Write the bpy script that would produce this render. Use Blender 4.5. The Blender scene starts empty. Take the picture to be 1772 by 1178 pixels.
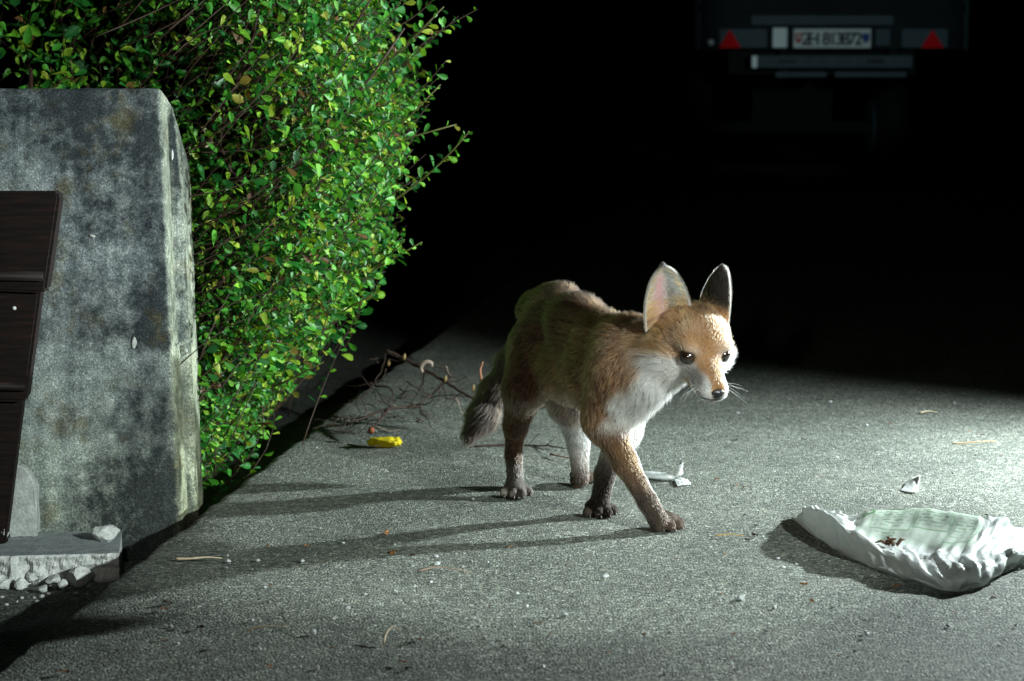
import bpy, bmesh, math, random
import numpy as np
from mathutils import Vector, Matrix, noise as mnoise

random.seed(7)
rng = np.random.default_rng(11)
scene = bpy.context.scene
C = scene.collection

# ------------------------------------------------------------------ camera
CAM_H, FPX, CX, CY = 0.53, 3400.0, 886.0, 589.0
PITCH = math.atan((589 - 190) / FPX)
cam_d = bpy.data.cameras.new('camera')
cam = bpy.data.objects.new('camera', cam_d); C.objects.link(cam)
cam.location = (0, 0, CAM_H)
cam.rotation_euler = (math.pi / 2 - PITCH, 0, 0)
cam_d.sensor_width = 36.0
cam_d.lens = 36.0 * FPX / 1772.0
cam_d.clip_start = 0.05; cam_d.clip_end = 400
cam_d.dof.use_dof = True
cam_d.dof.focus_distance = 2.46
cam_d.dof.aperture_fstop = 9.5
scene.camera = cam

# ------------------------------------------------------------------ night sky
world = bpy.data.worlds.new('World'); scene.world = world
world.use_nodes = True
wn = world.node_tree.nodes; wl = world.node_tree.links
wn.clear()
sky = wn.new('ShaderNodeTexSky'); sky.sky_type = 'NISHITA'; sky.sun_disc = False
sky.sun_elevation = math.radians(-4); sky.sun_rotation = math.radians(150)
bg = wn.new('ShaderNodeBackground'); bg.inputs['Strength'].default_value = 0.004
wo = wn.new('ShaderNodeOutputWorld')
wl.new(sky.outputs[0], bg.inputs[0]); wl.new(bg.outputs[0], wo.inputs[0])

# ------------------------------------------------------------------ the flash lamps and one added spot
def spot(name, loc, target, power, angle, blend, radius, col):
    d = bpy.data.lights.new(name, 'SPOT')
    d.energy = power; d.spot_size = math.radians(angle); d.spot_blend = blend
    d.shadow_soft_size = radius; d.color = col
    o = bpy.data.objects.new(name, d); C.objects.link(o)
    o.location = loc
    o.rotation_euler = (Vector(target) - Vector(loc)).to_track_quat('-Z', 'Y').to_euler()
    return o
# flash beside the fox, low, a little behind it; its barn-door keeps the far road dark
spot('side_flash', (1.36, 3.00, 0.50), (0.0, 2.08, 0.0), 262, 168, 1.0, 0.020, (0.88, 1.0, 1.0))
# flash on a stand to the right of the camera
spot('front_flash', (1.25, 0.62, 0.86), (-0.28, 2.80, 0.30), 300, 34, 0.42, 0.028, (0.88, 1.0, 0.96))
# small fill flash on the camera bracket
spot('camera_flash', (-0.22, -0.02, 0.66), (0.02, 2.6, 0.24), 31, 33, 0.6, 0.03, (1.0, 0.95, 0.88))
# added spot, no real source; stands in for light thrown back by the reflectors
spot('added_trailer_spot', (1.6, 6.0, 1.0), (2.13, 13.1, 1.16), 190, 15.5, 0.5, 0.1, (0.66, 0.95, 1.0))

vs = scene.view_settings
vs.view_transform = 'Standard'; vs.look = 'None'; vs.gamma = 1.0; vs.exposure = 0.0
vs.use_curve_mapping = False
scene.render.engine = 'CYCLES'
scene.cycles.use_denoising = True
scene.cycles.max_bounces = 8
scene.cycles.transparent_max_bounces = 8
scene.cycles.caustics_reflective = False; scene.cycles.caustics_refractive = False
scene.cycles.sample_clamp_indirect = 4.0

# ------------------------------------------------------------------ helpers
SP, CP = math.sin(PITCH), math.cos(PITCH)
def ray(px, py):
    u = (px - CX) / FPX; v = (CY - py) / FPX
    return np.array([u, CP + v * SP, -SP + v * CP])
def at(px, py, Y):
    r = ray(px, py); return np.array([0, 0, CAM_H]) + r * (Y / r[1])
def gr(px, py, z=0.0):
    r = ray(px, py); return np.array([0, 0, CAM_H]) + r * ((z - CAM_H) / r[2])

def tag(o, label=None, cat=None, group=None, kind=None):
    if label: o['label'] = label
    if cat: o['category'] = cat
    if group: o['group'] = group
    if kind: o['kind'] = kind
    return o
def link(name, data, parent=None):
    o = bpy.data.objects.new(name, data); C.objects.link(o)
    if parent is not None:
        o.parent = parent
        o.matrix_parent_inverse = Matrix.Translation(parent.location).inverted() if parent.type == 'EMPTY' else Matrix.Identity(4)
    return o
def empty(name, loc):
    o = bpy.data.objects.new(name, None); C.objects.link(o); o.location = loc
    o.empty_display_size = 0.05
    return o
def mesh_obj(name, verts, faces, mat=None, parent=None, smooth=True):
    me = bpy.data.meshes.new(name)
    me.from_pydata([tuple(map(float, v)) for v in verts], [], [tuple(map(int, f)) for f in faces])
    if mat: me.materials.append(mat)
    if smooth: me.polygons.foreach_set('use_smooth', [True] * len(me.polygons))
    me.update()
    return link(name, me, parent)
def bm_obj(name, bm, mat=None, parent=None, smooth=False):
    me = bpy.data.meshes.new(name); bm.to_mesh(me); bm.free()
    if mat: me.materials.append(mat)
    if smooth: me.polygons.foreach_set('use_smooth', [True] * len(me.polygons))
    return link(name, me, parent)

class NT:
    """small node-tree helper"""
    def __init__(s, name):
        s.m = bpy.data.materials.new(name); s.m.use_nodes = True
        s.t = s.m.node_tree; s.t.nodes.clear()
        s.out = s.t.nodes.new('ShaderNodeOutputMaterial')
    def n(s, kind, **kw):
        nd = s.t.nodes.new('ShaderNode' + kind)
        for k, v in kw.items():
            if k.startswith('i_'):
                nd.inputs[k[2:].replace('_', ' ')].default_value = v
            else: setattr(nd, k, v)
        return nd
    def l(s, a, b): s.t.links.new(a, b)
    def ramp(s, fac, stops):
        r = s.n('ValToRGB'); e = r.color_ramp.elements
        while len(e) < len(stops): e.new(0.5)
        for el, (p, c) in zip(e, stops):
            el.position = p; el.color = (*c, 1) if len(c) == 3 else c
        s.l(fac, r.inputs[0]); return r.outputs[0]
    def mix(s, fac, a, b, blend='MIX'):
        m = s.n('Mix', data_type='RGBA', blend_type=blend)
        for inp, v in ((m.inputs[0], fac), (m.inputs[6], a), (m.inputs[7], b)):
            if hasattr(v, 'is_output'): s.l(v, inp)
            elif isinstance(v, (int, float)): inp.default_value = v
            else: inp.default_value = (*v, 1)
        return m.outputs[2]
    def noise(s, vec, scale, detail=4, rough=0.6, out=0):
        n = s.n('TexNoise'); n.inputs['Scale'].default_value = scale
        n.inputs['Detail'].default_value = detail; n.inputs['Roughness'].default_value = rough
        if vec is not None: s.l(vec, n.inputs['Vector'])
        return n.outputs[out]
    def bsdf(s, color, rough=0.8, spec=0.3, **kw):
        b = s.n('BsdfPrincipled')
        if hasattr(color, 'is_output'): s.l(color, b.inputs['Base Color'])
        else: b.inputs['Base Color'].default_value = (*color, 1)
        if hasattr(rough, 'is_output'): s.l(rough, b.inputs['Roughness'])
        else: b.inputs['Roughness'].default_value = rough
        b.inputs['Specular IOR Level'].default_value = spec
        for k, v in kw.items(): b.inputs[k.replace('_', ' ')].default_value = v
        s.l(b.outputs[0], s.out.inputs[0]); s.b = b
        return b
    def bump(s, height, strength=0.5, dist=0.002):
        b = s.n('Bump'); b.inputs['Strength'].default_value = strength; b.inputs['Distance'].default_value = dist
        s.l(height, b.inputs['Height']); s.l(b.outputs[0], s.b.inputs['Normal']); return b
    def pos(s): return s.n('NewGeometry').outputs['Position']
    def objc(s): return s.n('TexCoord').outputs['Object']

def plain(name, col, rough=0.7, spec=0.3, var=0.25, nscale=60, bump=0.0, bdist=0.002):
    t = NT(name); p = t.objc()
    f = t.noise(p, nscale, 4)
    c = t.mix(f, tuple(x * (1 - var) for x in col), tuple(min(1, x * (1 + var)) for x in col))
    t.bsdf(c, rough, spec)
    if bump: t.bump(t.noise(p, nscale * 2, 5), bump, bdist)
    return t.m

# ------------------------------------------------------------------ materials of the setting
def asphalt_mat(name, dark=1.0):
    t = NT(name); p = t.pos()
    v1 = t.n('TexVoronoi'); v1.inputs['Scale'].default_value = 330; t.l(p, v1.inputs['Vector'])
    v2 = t.n('TexVoronoi'); v2.inputs['Scale'].default_value = 470; t.l(p, v2.inputs['Vector'])
    sep = t.n('SeparateColor'); t.l(v1.outputs['Color'], sep.inputs[0])
    sep2 = t.n('SeparateColor'); t.l(v2.outputs['Color'], sep2.inputs[0])
    d = dark
    c1 = t.ramp(sep.outputs[0], [(0.0, (.025*d, .028*d, .028*d)), (.3, (.12*d, .128*d, .122*d)), (.62, (.21*d, .216*d, .20*d)), (.85, (.38*d, .38*d, .34*d)), (1.0, (.82*d, .83*d, .80*d))])
    c2 = t.ramp(sep2.outputs[1], [(0.0, (.05*d, .055*d, .055*d)), (.5, (.17*d, .175*d, .165*d)), (.9, (.34*d, .325*d, .27*d)), (1.0, (.62*d, .54*d, .40*d))])
    c = t.mix(0.42, c1, c2)
    big = t.noise(p, 3.2, 6, .62)
    c = t.mix(1.0, c, t.ramp(big, [(.3, (.66, .68, .67)), (.7, (1.20, 1.20, 1.16))]), 'MULTIPLY')
    mid = t.noise(p, 21, 5, .6)
    c = t.mix(1.0, c, t.ramp(mid, [(.3, (.84, .84, .84)), (.7, (1.14, 1.14, 1.13))]), 'MULTIPLY')
    c = t.mix(1.0, c, (.80, .845, .825), 'MULTIPLY')
    t.bsdf(c, 0.82, 0.25)
    h = t.n('Math', operation='MULTIPLY_ADD'); t.l(v1.outputs['Distance'], h.inputs[0]); h.inputs[1].default_value = -1.0
    t.l(t.noise(p, 480, 3), h.inputs[2])
    t.bump(h.outputs[0], 0.6, 0.004)
    return t.m
M_ASPHALT = asphalt_mat('asphalt')
M_DIRT = asphalt_mat('gritty_dirt', 0.6)

def concrete_mat():
    t = NT('weathered_concrete'); p = t.pos()
    sepp = t.n('SeparateXYZ'); t.l(p, sepp.inputs[0])
    n1 = t.noise(p, 5, 9, .66); n2 = t.noise(p, 48, 7, .75); n3 = t.noise(p, 420, 3, .65)
    # pale lime bloom below the algae film of the top, darker tide lines across it
    zz = t.n('Math', operation='MULTIPLY_ADD'); t.l(t.noise(p, 11, 6, .7), zz.inputs[0]); zz.inputs[1].default_value = .10; t.l(sepp.outputs[2], zz.inputs[2])
    z2 = t.n('Math', operation='SUBTRACT'); t.l(zz.outputs[0], z2.inputs[0]); z2.inputs[1].default_value = .05
    zr = t.ramp(z2.outputs[0], [(0.0, (.34,)*3), (.05, (.38,)*3), (.085, (.52,)*3), (.105, (.36,)*3), (.20, (.60,)*3), (.225, (.30,)*3), (.25, (.42,)*3), (.33, (.62,)*3), (.41, (.30,)*3), (.47, (.16,)*3), (1, (.10,)*3)])
    xr = t.n('MapRange', clamp=True); t.l(sepp.outputs[0], xr.inputs[0])
    xr.inputs[1].default_value = -.64; xr.inputs[2].default_value = -.47; xr.inputs[3].default_value = .12; xr.inputs[4].default_value = -.16
    a = t.n('Math', operation='ADD'); t.l(zr, a.inputs[0]); t.l(xr.outputs[0], a.inputs[1])
    b = t.n('Math', operation='MULTIPLY_ADD'); t.l(n1, b.inputs[0]); b.inputs[1].default_value = 1.6; b.inputs[2].default_value = -.80
    s = t.n('Math', operation='ADD'); t.l(a.outputs[0], s.inputs[0]); t.l(b.outputs[0], s.inputs[1])
    s2 = t.n('Math', operation='MULTIPLY_ADD'); t.l(n2, s2.inputs[0]); s2.inputs[1].default_value = 1.0; t.l(s.outputs[0], s2.inputs[2])
    s3 = t.n('Math', operation='ADD'); t.l(s2.outputs[0], s3.inputs[0]); s3.inputs[1].default_value = -.50
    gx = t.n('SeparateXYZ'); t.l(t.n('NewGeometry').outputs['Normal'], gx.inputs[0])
    sf = t.n('Math', operation='MULTIPLY_ADD', use_clamp=False); t.l(gx.outputs[0], sf.inputs[0]); sf.inputs[1].default_value = .26; t.l(s3.outputs[0], sf.inputs[2])  # side turned to the right is made paler than the front
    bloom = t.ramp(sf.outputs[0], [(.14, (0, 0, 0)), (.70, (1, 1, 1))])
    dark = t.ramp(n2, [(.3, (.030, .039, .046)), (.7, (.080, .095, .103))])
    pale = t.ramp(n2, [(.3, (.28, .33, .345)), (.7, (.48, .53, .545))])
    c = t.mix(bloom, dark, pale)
    lich = t.ramp(t.noise(p, 17, 7, .7), [(.55, (0, 0, 0)), (.66, (1, 1, 1))])
    fl = t.n('Math', operation='MULTIPLY'); t.l(lich, fl.inputs[0]); fl.inputs[1].default_value = .55
    c = t.mix(fl.outputs[0], c, (.14, .115, .045))
    mpv = t.n('Mapping'); mpv.inputs['Scale'].default_value = (46, 46, 3.0); t.l(p, mpv.inputs[0])
    c = t.mix(1.0, c, t.ramp(t.noise(mpv.outputs[0], 1.0, 5, .65), [(.35, (.66, .68, .70)), (.6, (1.08, 1.08, 1.06))]), 'MULTIPLY')
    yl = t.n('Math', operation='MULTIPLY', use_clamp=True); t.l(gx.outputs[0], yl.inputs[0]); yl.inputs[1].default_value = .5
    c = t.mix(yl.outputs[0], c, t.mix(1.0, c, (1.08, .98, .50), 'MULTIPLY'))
    ol = t.ramp(z2.outputs[0], [(0.0, (1, 1, 1)), (.30, (0, 0, 0))])
    c = t.mix(ol, c, t.mix(1.0, c, (1.0, .99, .84), 'MULTIPLY'))
    sp = t.ramp(n3, [(.32, (.45, .45, .45)), (.55, (1.0, 1.0, 1.0)), (.70, (1.9, 1.9, 1.9))])
    c = t.mix(1.0, c, sp, 'MULTIPLY')
    t.bsdf(c, 0.9, 0.2)
    hh = t.n('Math', operation='ADD'); t.l(n3, hh.inputs[0]); t.l(n2, hh.inputs[1])
    t.bump(hh.outputs[0], 0.55, 0.003)
    return t.m
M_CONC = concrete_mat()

def stone_mat(name, lo, hi, rough=.85):
    t = NT(name); p = t.pos()
    n = t.noise(p, 55, 6, .7); n2 = t.noise(p, 300, 4, .6)
    c = t.ramp(n, [(.3, lo), (.7, hi)])
    c = t.mix(1.0, c, t.ramp(n2, [(.3, (.75,)*3), (.7, (1.2,)*3)]), 'MULTIPLY')
    t.bsdf(c, rough, .25); t.bump(n2, .6, .002)
    return t.m
M_RUBBLE = stone_mat('pale_broken_concrete', (.42, .44, .43), (.72, .73, .70))
M_SLABTOP = stone_mat('slab_concrete', (.20, .23, .24), (.40, .43, .44))

# ------------------------------------------------------------------ ground and road
LOW = -0.075
def edge_x(Y): return -0.489 + 0.112 * (Y - 1.877)

def build_ground():
    xs = np.concatenate([np.linspace(-120, -2, 10), np.linspace(-1.6, 0.0, 50), [3, 120]])
    ys = np.concatenate([[-20, 0.5], np.linspace(1.2, 4.2, 80), [8, 40, 200]])
    V = []; F = []
    for y in ys:
        for x in xs:
            z = LOW
            if -1.6 <= x <= 0 and 1.2 <= y <= 4.2:
                z += 0.010 * (mnoise.noise((x * 14, y * 14, 0.3))) + 0.004 * mnoise.noise((x * 60, y * 60, 2))
            V.append((x, y, z))
    nx = len(xs)
    for j in range(len(ys) - 1):
        for i in range(nx - 1):
            F.append((j*nx+i, j*nx+i+1, (j+1)*nx+i+1, (j+1)*nx+i))
    tag(mesh_obj('ground', V, F, M_DIRT), kind='structure')
build_ground()

def build_road():
    ys = np.concatenate([[-20, 0.6], np.linspace(1.2, 4.4, 200), np.linspace(4.6, 12, 30), [30, 90, 200]])
    nearx = np.concatenate([np.linspace(0.012, 1.9, 60), [3, 6, 14, 60, 120]])
    V = []; F = []
    cols = 3 + len(nearx)
    for y in ys:
        yy = max(0.6, min(y, 12))
        jag = 0.010 * mnoise.noise((yy * 9, 3.1, 0)) + 0.006 * mnoise.noise((yy * 33, 1.7, 0)) + 0.004 * mnoise.noise((yy * 90, 5.0, 0))
        ex = edge_x(yy) + jag
        V.append((ex - 0.004, y, LOW - 0.02)); V.append((ex - 0.006, y, -0.012)); V.append((ex + 0.003, y, -0.002))
        for dx in nearx:
            x = ex + dx
            z = 0.0
            if 1.2 <= y <= 4.4 and dx < 1.9:
                z = 0.0035 * (mnoise.noise((x * 5, y * 5, 7))) + 0.0012 * mnoise.noise((x * 25, y * 25, 4))
                z *= min(1, (y - 1.2) * 3, (4.4 - y) * 3, (1.9 - dx) * 3)
            V.append((x, y, z))
    for j in range(len(ys) - 1):
        for i in range(cols - 1):
            a = j * cols + i
            F.append((a, a + 1, a + 1 + cols, a + cols))
    tag(mesh_obj('road', V, F, M_ASPHALT), kind='structure')
build_road()

# ------------------------------------------------------------------ concrete pier
def build_pier():
    Yf, Yb, x0 = 2.62, 2.745, -1.25
    # side profile (y, z, x of the end face), counter-clockwise seen from the right
    key = [(Yf, LOW - .03, -.4485), (Yf + .004, .5625, -.4665), (Yf + .062, .534, -.4585), (Yb, .455, -.4475), (Yb, LOW - .03, -.4365)]
    prof = []
    for k in range(5):
        a = np.array(key[k]); b = np.array(key[(k + 1) % 5]); L = np.linalg.norm((b - a)[:2]); n = max(2, int(L / .008))
        for q in range(n): prof.append(a + (b - a) * q / n)
    prof = np.array(prof)
    for _ in range(2):                                    # soften the arrises
        prof = .25 * np.roll(prof, 1, 0) + .5 * prof + .25 * np.roll(prof, -1, 0)
    n = len(prof); c = prof.mean(0)
    rings = []
    xs = np.concatenate([[0, .35], 1 - (np.linspace(1, 0, 52) * .48)])
    for f in xs:
        r = np.stack([x0 + (prof[:, 2] - .005 - x0) * f, prof[:, 0], prof[:, 1]], 1); rings.append(r)
    for sh, dx in ((.0015, -.0020), (.005, 0.0), (.02, 0.0), (.035, 0.0), (.05, 0.0), (.0615, 0.0)):
        d = np.stack([np.clip(c[0] - prof[:, 0], -sh, sh), np.clip(c[1] - prof[:, 1], -sh, sh)], 1)
        rings.append(np.stack([prof[:, 2] + dx, prof[:, 0] + d[:, 0], prof[:, 1] + d[:, 1]], 1))
    V = np.concatenate(rings); F = []
    for k in range(len(rings) - 1):
        for q in range(n):
            q2 = (q + 1) % n; F.append((k*n+q, k*n+q2, (k+1)*n+q2, (k+1)*n+q))
    last = (len(rings) - 1) * n
    F.append(tuple(last + q for q in range(n))); F.append(tuple(range(n))[::-1])
    bm = bmesh.new(); vv = [bm.verts.new(v) for v in V]
    for f in F: bm.faces.new([vv[q] for q in f])
    bmesh.ops.recalc_face_normals(bm, faces=bm.faces); bm.normal_update()
    for v in bm.verts:
        p = v.co
        if p.x < -.8: continue
        k = mnoise.fractal(p * 30, 1.0, 2.0, 3) * .0009
        e = max(0, 1 - (p - Vector((-.4485 - .018 * (p.z + .1) / .65, Yf, p.z))).length / .016)
        h = mnoise.noise((p.z * 42, 3, 1)) + .7 * mnoise.noise((p.z * 110, 9, 1))
        v.co += v.normal * (k - e * max(0, h) * .007)
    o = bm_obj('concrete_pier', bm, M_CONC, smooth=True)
    for px, py, a, b, rz in ((232, 593, .0035, .0085, .35), (322, 607, .0022, .0030, .2), (298, 268, .0016, .0075, .1), (160, 408, .0040, .0022, .2)):
        q = at(px, py, Yf + (.045 if px > 300 else 0.0)); fl = bmesh.new(); bmesh.ops.create_icosphere(fl, subdivisions=2, radius=1.0)
        for v in fl.verts:
            w = 1 + .35 * mnoise.noise(v.co * 1.7 + Vector((px, 0, 0)))
            x, z = v.co.x * a * w, v.co.z * b * w
            v.co = Vector((q[0] + x * math.cos(rz) + z * math.sin(rz) * .4, q[1] + v.co.y * .0016, q[2] + z - x * math.sin(rz)))
        bm_obj('pale_fleck', fl, M_RUBBLE, o, True)
    tag(o, 'weathered grey concrete wall end with sloping top in front of the leafy hedge', 'wall')
build_pier()

# ------------------------------------------------------------------ stained wooden boards leaning before the pier
def wood_mat():
    t = NT('dark_stained_wood'); p = t.objc()
    mp = t.n('Mapping'); mp.inputs['Scale'].default_value = (6, 40, 60); t.l(p, mp.inputs[0])
    n = t.noise(mp.outputs[0], 3, 6, .65)
    c = t.ramp(n, [(.3, (.004, .003, .00284)), (.56, (.011, .006, .005)), (.78, (.032, .012, .008))])
    t.bsdf(c, t.ramp(n, [(.3, (.55,)*3), (.7, (.75,)*3)]), .2); t.bump(n, .4, .002)
    return t.m
M_WOOD = wood_mat()
M_WHITE = plain('white_fleck', (.8, .8, .78), .6)
def build_boards():
    base = at(20, 900, 2.53)
    root = empty('wooden_trough', (base[0] - .1, 2.53, base[2]))
    tag(root, 'dark reddish brown wooden trough of overlapping boards before the concrete wall', 'trough')
    defs = [([(-220, 332), (99, 331), (103, 340), (79, 503), (72, 507), (-220, 495)], 2.505, .030),
            ([(-220, 480), (73, 480), (45, 690), (38, 696), (-220, 690)], 2.520, .026),
            ([(-220, 680), (40, 680), (7, 950), (-220, 950)], 2.535, .022)]
    for poly, Y, th in defs:
        bm = bmesh.new()
        tilt = lambda p, Y=Y: at(p[0], p[1], Y)
        fr = [bm.verts.new(tilt(p)) for p in poly]
        f = bm.faces.new(fr)
        ext = bmesh.ops.extrude_face_region(bm, geom=[f])
        for v in ext['geom']:
            if isinstance(v, bmesh.types.BMVert): v.co.y += th
        bmesh.ops.recalc_face_normals(bm, faces=bm.faces)
        bmesh.ops.bevel(bm, geom=list(bm.edges), offset=.0035, segments=2, affect='EDGES')
        bm_obj('board', bm, M_WOOD, root)
    bm = bmesh.new(); bmesh.ops.create_icosphere(bm, subdivisions=2, radius=.0026)
    c = at(25, 533, 2.5185)
    for v in bm.verts: v.co = Vector((v.co.x, v.co.y * .4, v.co.z)) + Vector(c)
    bm_obj('nail_head', bm, M_WHITE, root, True)
    # rounded drip rail along the lower edge of the upper two boards
    for y, Y, x1 in ((478, 2.5, 74), (668, 2.516, 45)):
        a = at(-220, y - 6, Y); b = at(x1, y, Y)
        bm = bmesh.new()
        ret = bmesh.ops.create_cone(bm, cap_ends=True, segments=12, radius1=.011, radius2=.011, depth=1)
        A, B = Vector(a), Vector(b); d = B - A
        mt = Matrix.Translation((A + B) / 2) @ d.to_track_quat('Z', 'Y').to_matrix().to_4x4() @ Matrix.Diagonal((1, .55, d.length, 1))
        bmesh.ops.transform(bm, matrix=mt, verts=bm.verts)
        bm_obj('rail', bm, M_WOOD, root, True)
build_boards()

# ------------------------------------------------------------------ rocks, slab, rubble
def rock_mesh(name, size, seed, mat, cuts=9, sub=2, rough=.12):
    r = random.Random(seed)
    bm = bmesh.new(); bmesh.ops.create_icosphere(bm, subdivisions=sub, radius=1.0)
    for k in range(cuts):
        n = Vector((r.gauss(0, 1), r.gauss(0, 1), r.gauss(0, 1))).normalized(); d = r.uniform(.55, .85)
        for v in bm.verts:
            s = v.co.dot(n) - d
            if s > 0: v.co -= n * s
    for v in bm.verts:
        v.co += v.co.normalized() * mnoise.noise(v.co * 2.3 + Vector((seed, 0, 0))) * rough
        v.co = Vector((v.co.x * size[0], v.co.y * size[1], v.co.z * size[2]))
    me = bpy.data.meshes.new(name); bm.to_mesh(me); bm.free(); me.materials.append(mat)
    return me

def slab():
    r = random.Random(4)
    zt = -.037
    a = gr(-160, 931, zt); b = gr(207, 929, zt); c = gr(206, 957, zt); d = gr(-160, 966, zt)
    yb = 2.612
    pts = [(a[0], yb), (b[0] - .004, yb)]
    n = 90
    for i in range(n + 1):
        f = i / n; p = c + (d - c) * f
        pts.append((p[0], p[1] + .004 * mnoise.noise((i * .21, 1, 0)) + .0015 * mnoise.noise((i * .9, 4, 0))))
    bm = bmesh.new(); N = len(pts); layers = []
    zs = [0, -.003, -.008, -.014, -.020, -.027, -.034, -.041]
    for k, dz in enumerate(zs):
        row = []
        for i, (x, y) in enumerate(pts):
            out = 0.0
            if i >= 2 and k > 0:
                out = .007 * mnoise.noise((i * .13, k * .55, 7)) + .004 * mnoise.noise((i * .45, k * 1.3, 2))
                out += (.020 * max(0, mnoise.noise((i * .16, 9, 3)) + .25) * max(0, k - 2) / 5)
                out += -.002 * (k == 1)
            row.append(bm.verts.new((x, y + out, zt + dz + (.0006 * r.uniform(-1, 1) if k else 0))))
        layers.append(row)
    bm.faces.new(layers[0])
    for k in range(len(zs) - 1):
        for i in range(N):
            j = (i + 1) % N
            bm.faces.new((layers[k][i], layers[k+1][i], layers[k+1][j], layers[k][j]))
    bmesh.ops.recalc_face_normals(bm, faces=bm.faces)
    o = bm_obj('broken_slab', bm, M_SLABTOP)
    o.data.materials.append(M_RUBBLE)
    for p in o.data.polygons:
        if abs(p.normal.z) < .85: p.material_index = 1
    tag(o, 'cracked flat concrete slab with crumbling front edge at foot of the wall', 'slab')
slab()

def put_rock(name, label, cat, px, py, z0, size, seed, mat, rot=0, group=None, cuts=9, sub=2):
    me = rock_mesh(name, size, seed, mat, cuts, sub)
    o = bpy.data.objects.new(name, me); C.objects.link(o)
    g = gr(px, py, z0); zmin = min(v.co.z for v in me.vertices)
    o.location = (g[0], g[1], z0 - zmin - size[2] * .12)
    o.rotation_euler = (0, 0, rot)
    return tag(o, label, cat, group)
M_STONE = stone_mat('grey_stone', (.34, .36, .35), (.58, .60, .57))
put_rock('stone', 'pale rounded stone on the corner of the broken slab', 'stone', 184, 936, -.037, (.021, .015, .0125), 3, M_RUBBLE, .3, cuts=14, sub=3)
put_rock('stone', 'white stone chunk beside the tall grey block on the slab', 'stone', -2, 938, -.037, (.016, .014, .02), 8, M_RUBBLE, .9, cuts=14, sub=3)
def stone_block():
    bm = bmesh.new()
    poly = [(14, 935), (64, 931), (62, 838), (47, 812), (30, 803), (18, 806), (12, 850)]
    fr = [bm.verts.new(at(px, py, 2.575)) for px, py in poly]
    for v in fr: v.co.z = max(v.co.z, -.040)
    f = bm.faces.new(fr); e = bmesh.ops.extrude_face_region(bm, geom=[f])
    for v in e['geom']:
        if isinstance(v, bmesh.types.BMVert): v.co += Vector((-.004, .036, -.004 if v.co.z > 0 else 0))
    bmesh.ops.recalc_face_normals(bm, faces=bm.faces)
    bmesh.ops.bevel(bm, geom=list(bm.edges), offset=.003, segments=2, affect='EDGES')
    bmesh.ops.triangulate(bm, faces=bm.faces)
    bmesh.ops.subdivide_edges(bm, edges=[x for x in bm.edges if x.calc_length() > .012], cuts=2)
    bm.normal_update()
    for v in bm.verts: v.co += v.normal * mnoise.fractal(v.co * 55, 1, 2, 3) * .0018
    tag(bm_obj('stone_block', bm, M_STONE, smooth=False), 'upright grey stone block with chipped top leaning on the concrete wall', 'stone')
stone_block()

rr = random.Random(21)
# rubble fallen from the slab's edge
RUB = [(20, 985, .020), (60, 1000, .013), (95, 1003, .017), (140, 1008, .020), (120, 985, .012), (10, 1010, .014), (38, 1012, .012),
       (170, 985, .011), (75, 1018, .010), (55, 976, .010), (155, 996, .009), (30, 1000, .010), (110, 1012, .009), (190, 975, .010), (5, 985, .020), (85, 990, .011)]
for i, (px, py, s) in enumerate(RUB):
    put_rock('rubble_chunk', 'pale angular chunk of broken concrete in the rubble below the slab', 'rubble', px, py + 6, LOW + .002,
             (s * rr.uniform(.8, 1.2), s * rr.uniform(.6, .9), s * rr.uniform(.45, .8)), 40 + i, M_RUBBLE, rr.uniform(0, 3), 'rubble below the broken slab')
for i in range(34):
    px, py = rr.uniform(0, 170), rr.uniform(1000, 1060)
    if py > 1075 - px * .3: continue
    s = rr.uniform(.002, .005)
    put_rock('rubble_chip', 'small pale chip scattered on the low dirt strip below the slab', 'rubble', px, py, LOW, (s, s * .8, s * .6), 90 + i, M_RUBBLE, rr.uniform(0, 3), 'chips on the dirt strip', 6, 1)

# ------------------------------------------------------------------ generic tubes
def tube(path, radii, seg=6, twist=0.0):
    """verts, faces of a tapered tube through points"""
    P = [Vector(p) for p in path]; V = []; F = []
    up = Vector((.3, .2, .93))
    for i, p in enumerate(P):
        d = (P[min(i + 1, len(P) - 1)] - P[max(i - 1, 0)]).normalized()
        a = d.cross(up)
        if a.length < 1e-4: a = d.cross(Vector((1, 0, 0)))
        a.normalize(); b = d.cross(a)
        for k in range(seg):
            t = 2 * math.pi * k / seg + twist
            V.append(p + (a * math.cos(t) + b * math.sin(t)) * radii[i])
    for i in range(len(P) - 1):
        for k in range(seg):
            k2 = (k + 1) % seg
            F.append((i*seg+k, i*seg+k2, (i+1)*seg+k2, (i+1)*seg+k))
    F.append(tuple(range(seg))[::-1]); F.append(tuple((len(P)-1)*seg + k for k in range(seg)))
    return V, F
class Acc:
    def __init__(s): s.V = []; s.F = []
    def add(s, V, F):
        o = len(s.V); s.V += list(V); s.F += [tuple(i + o for i in f) for f in F]

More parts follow.
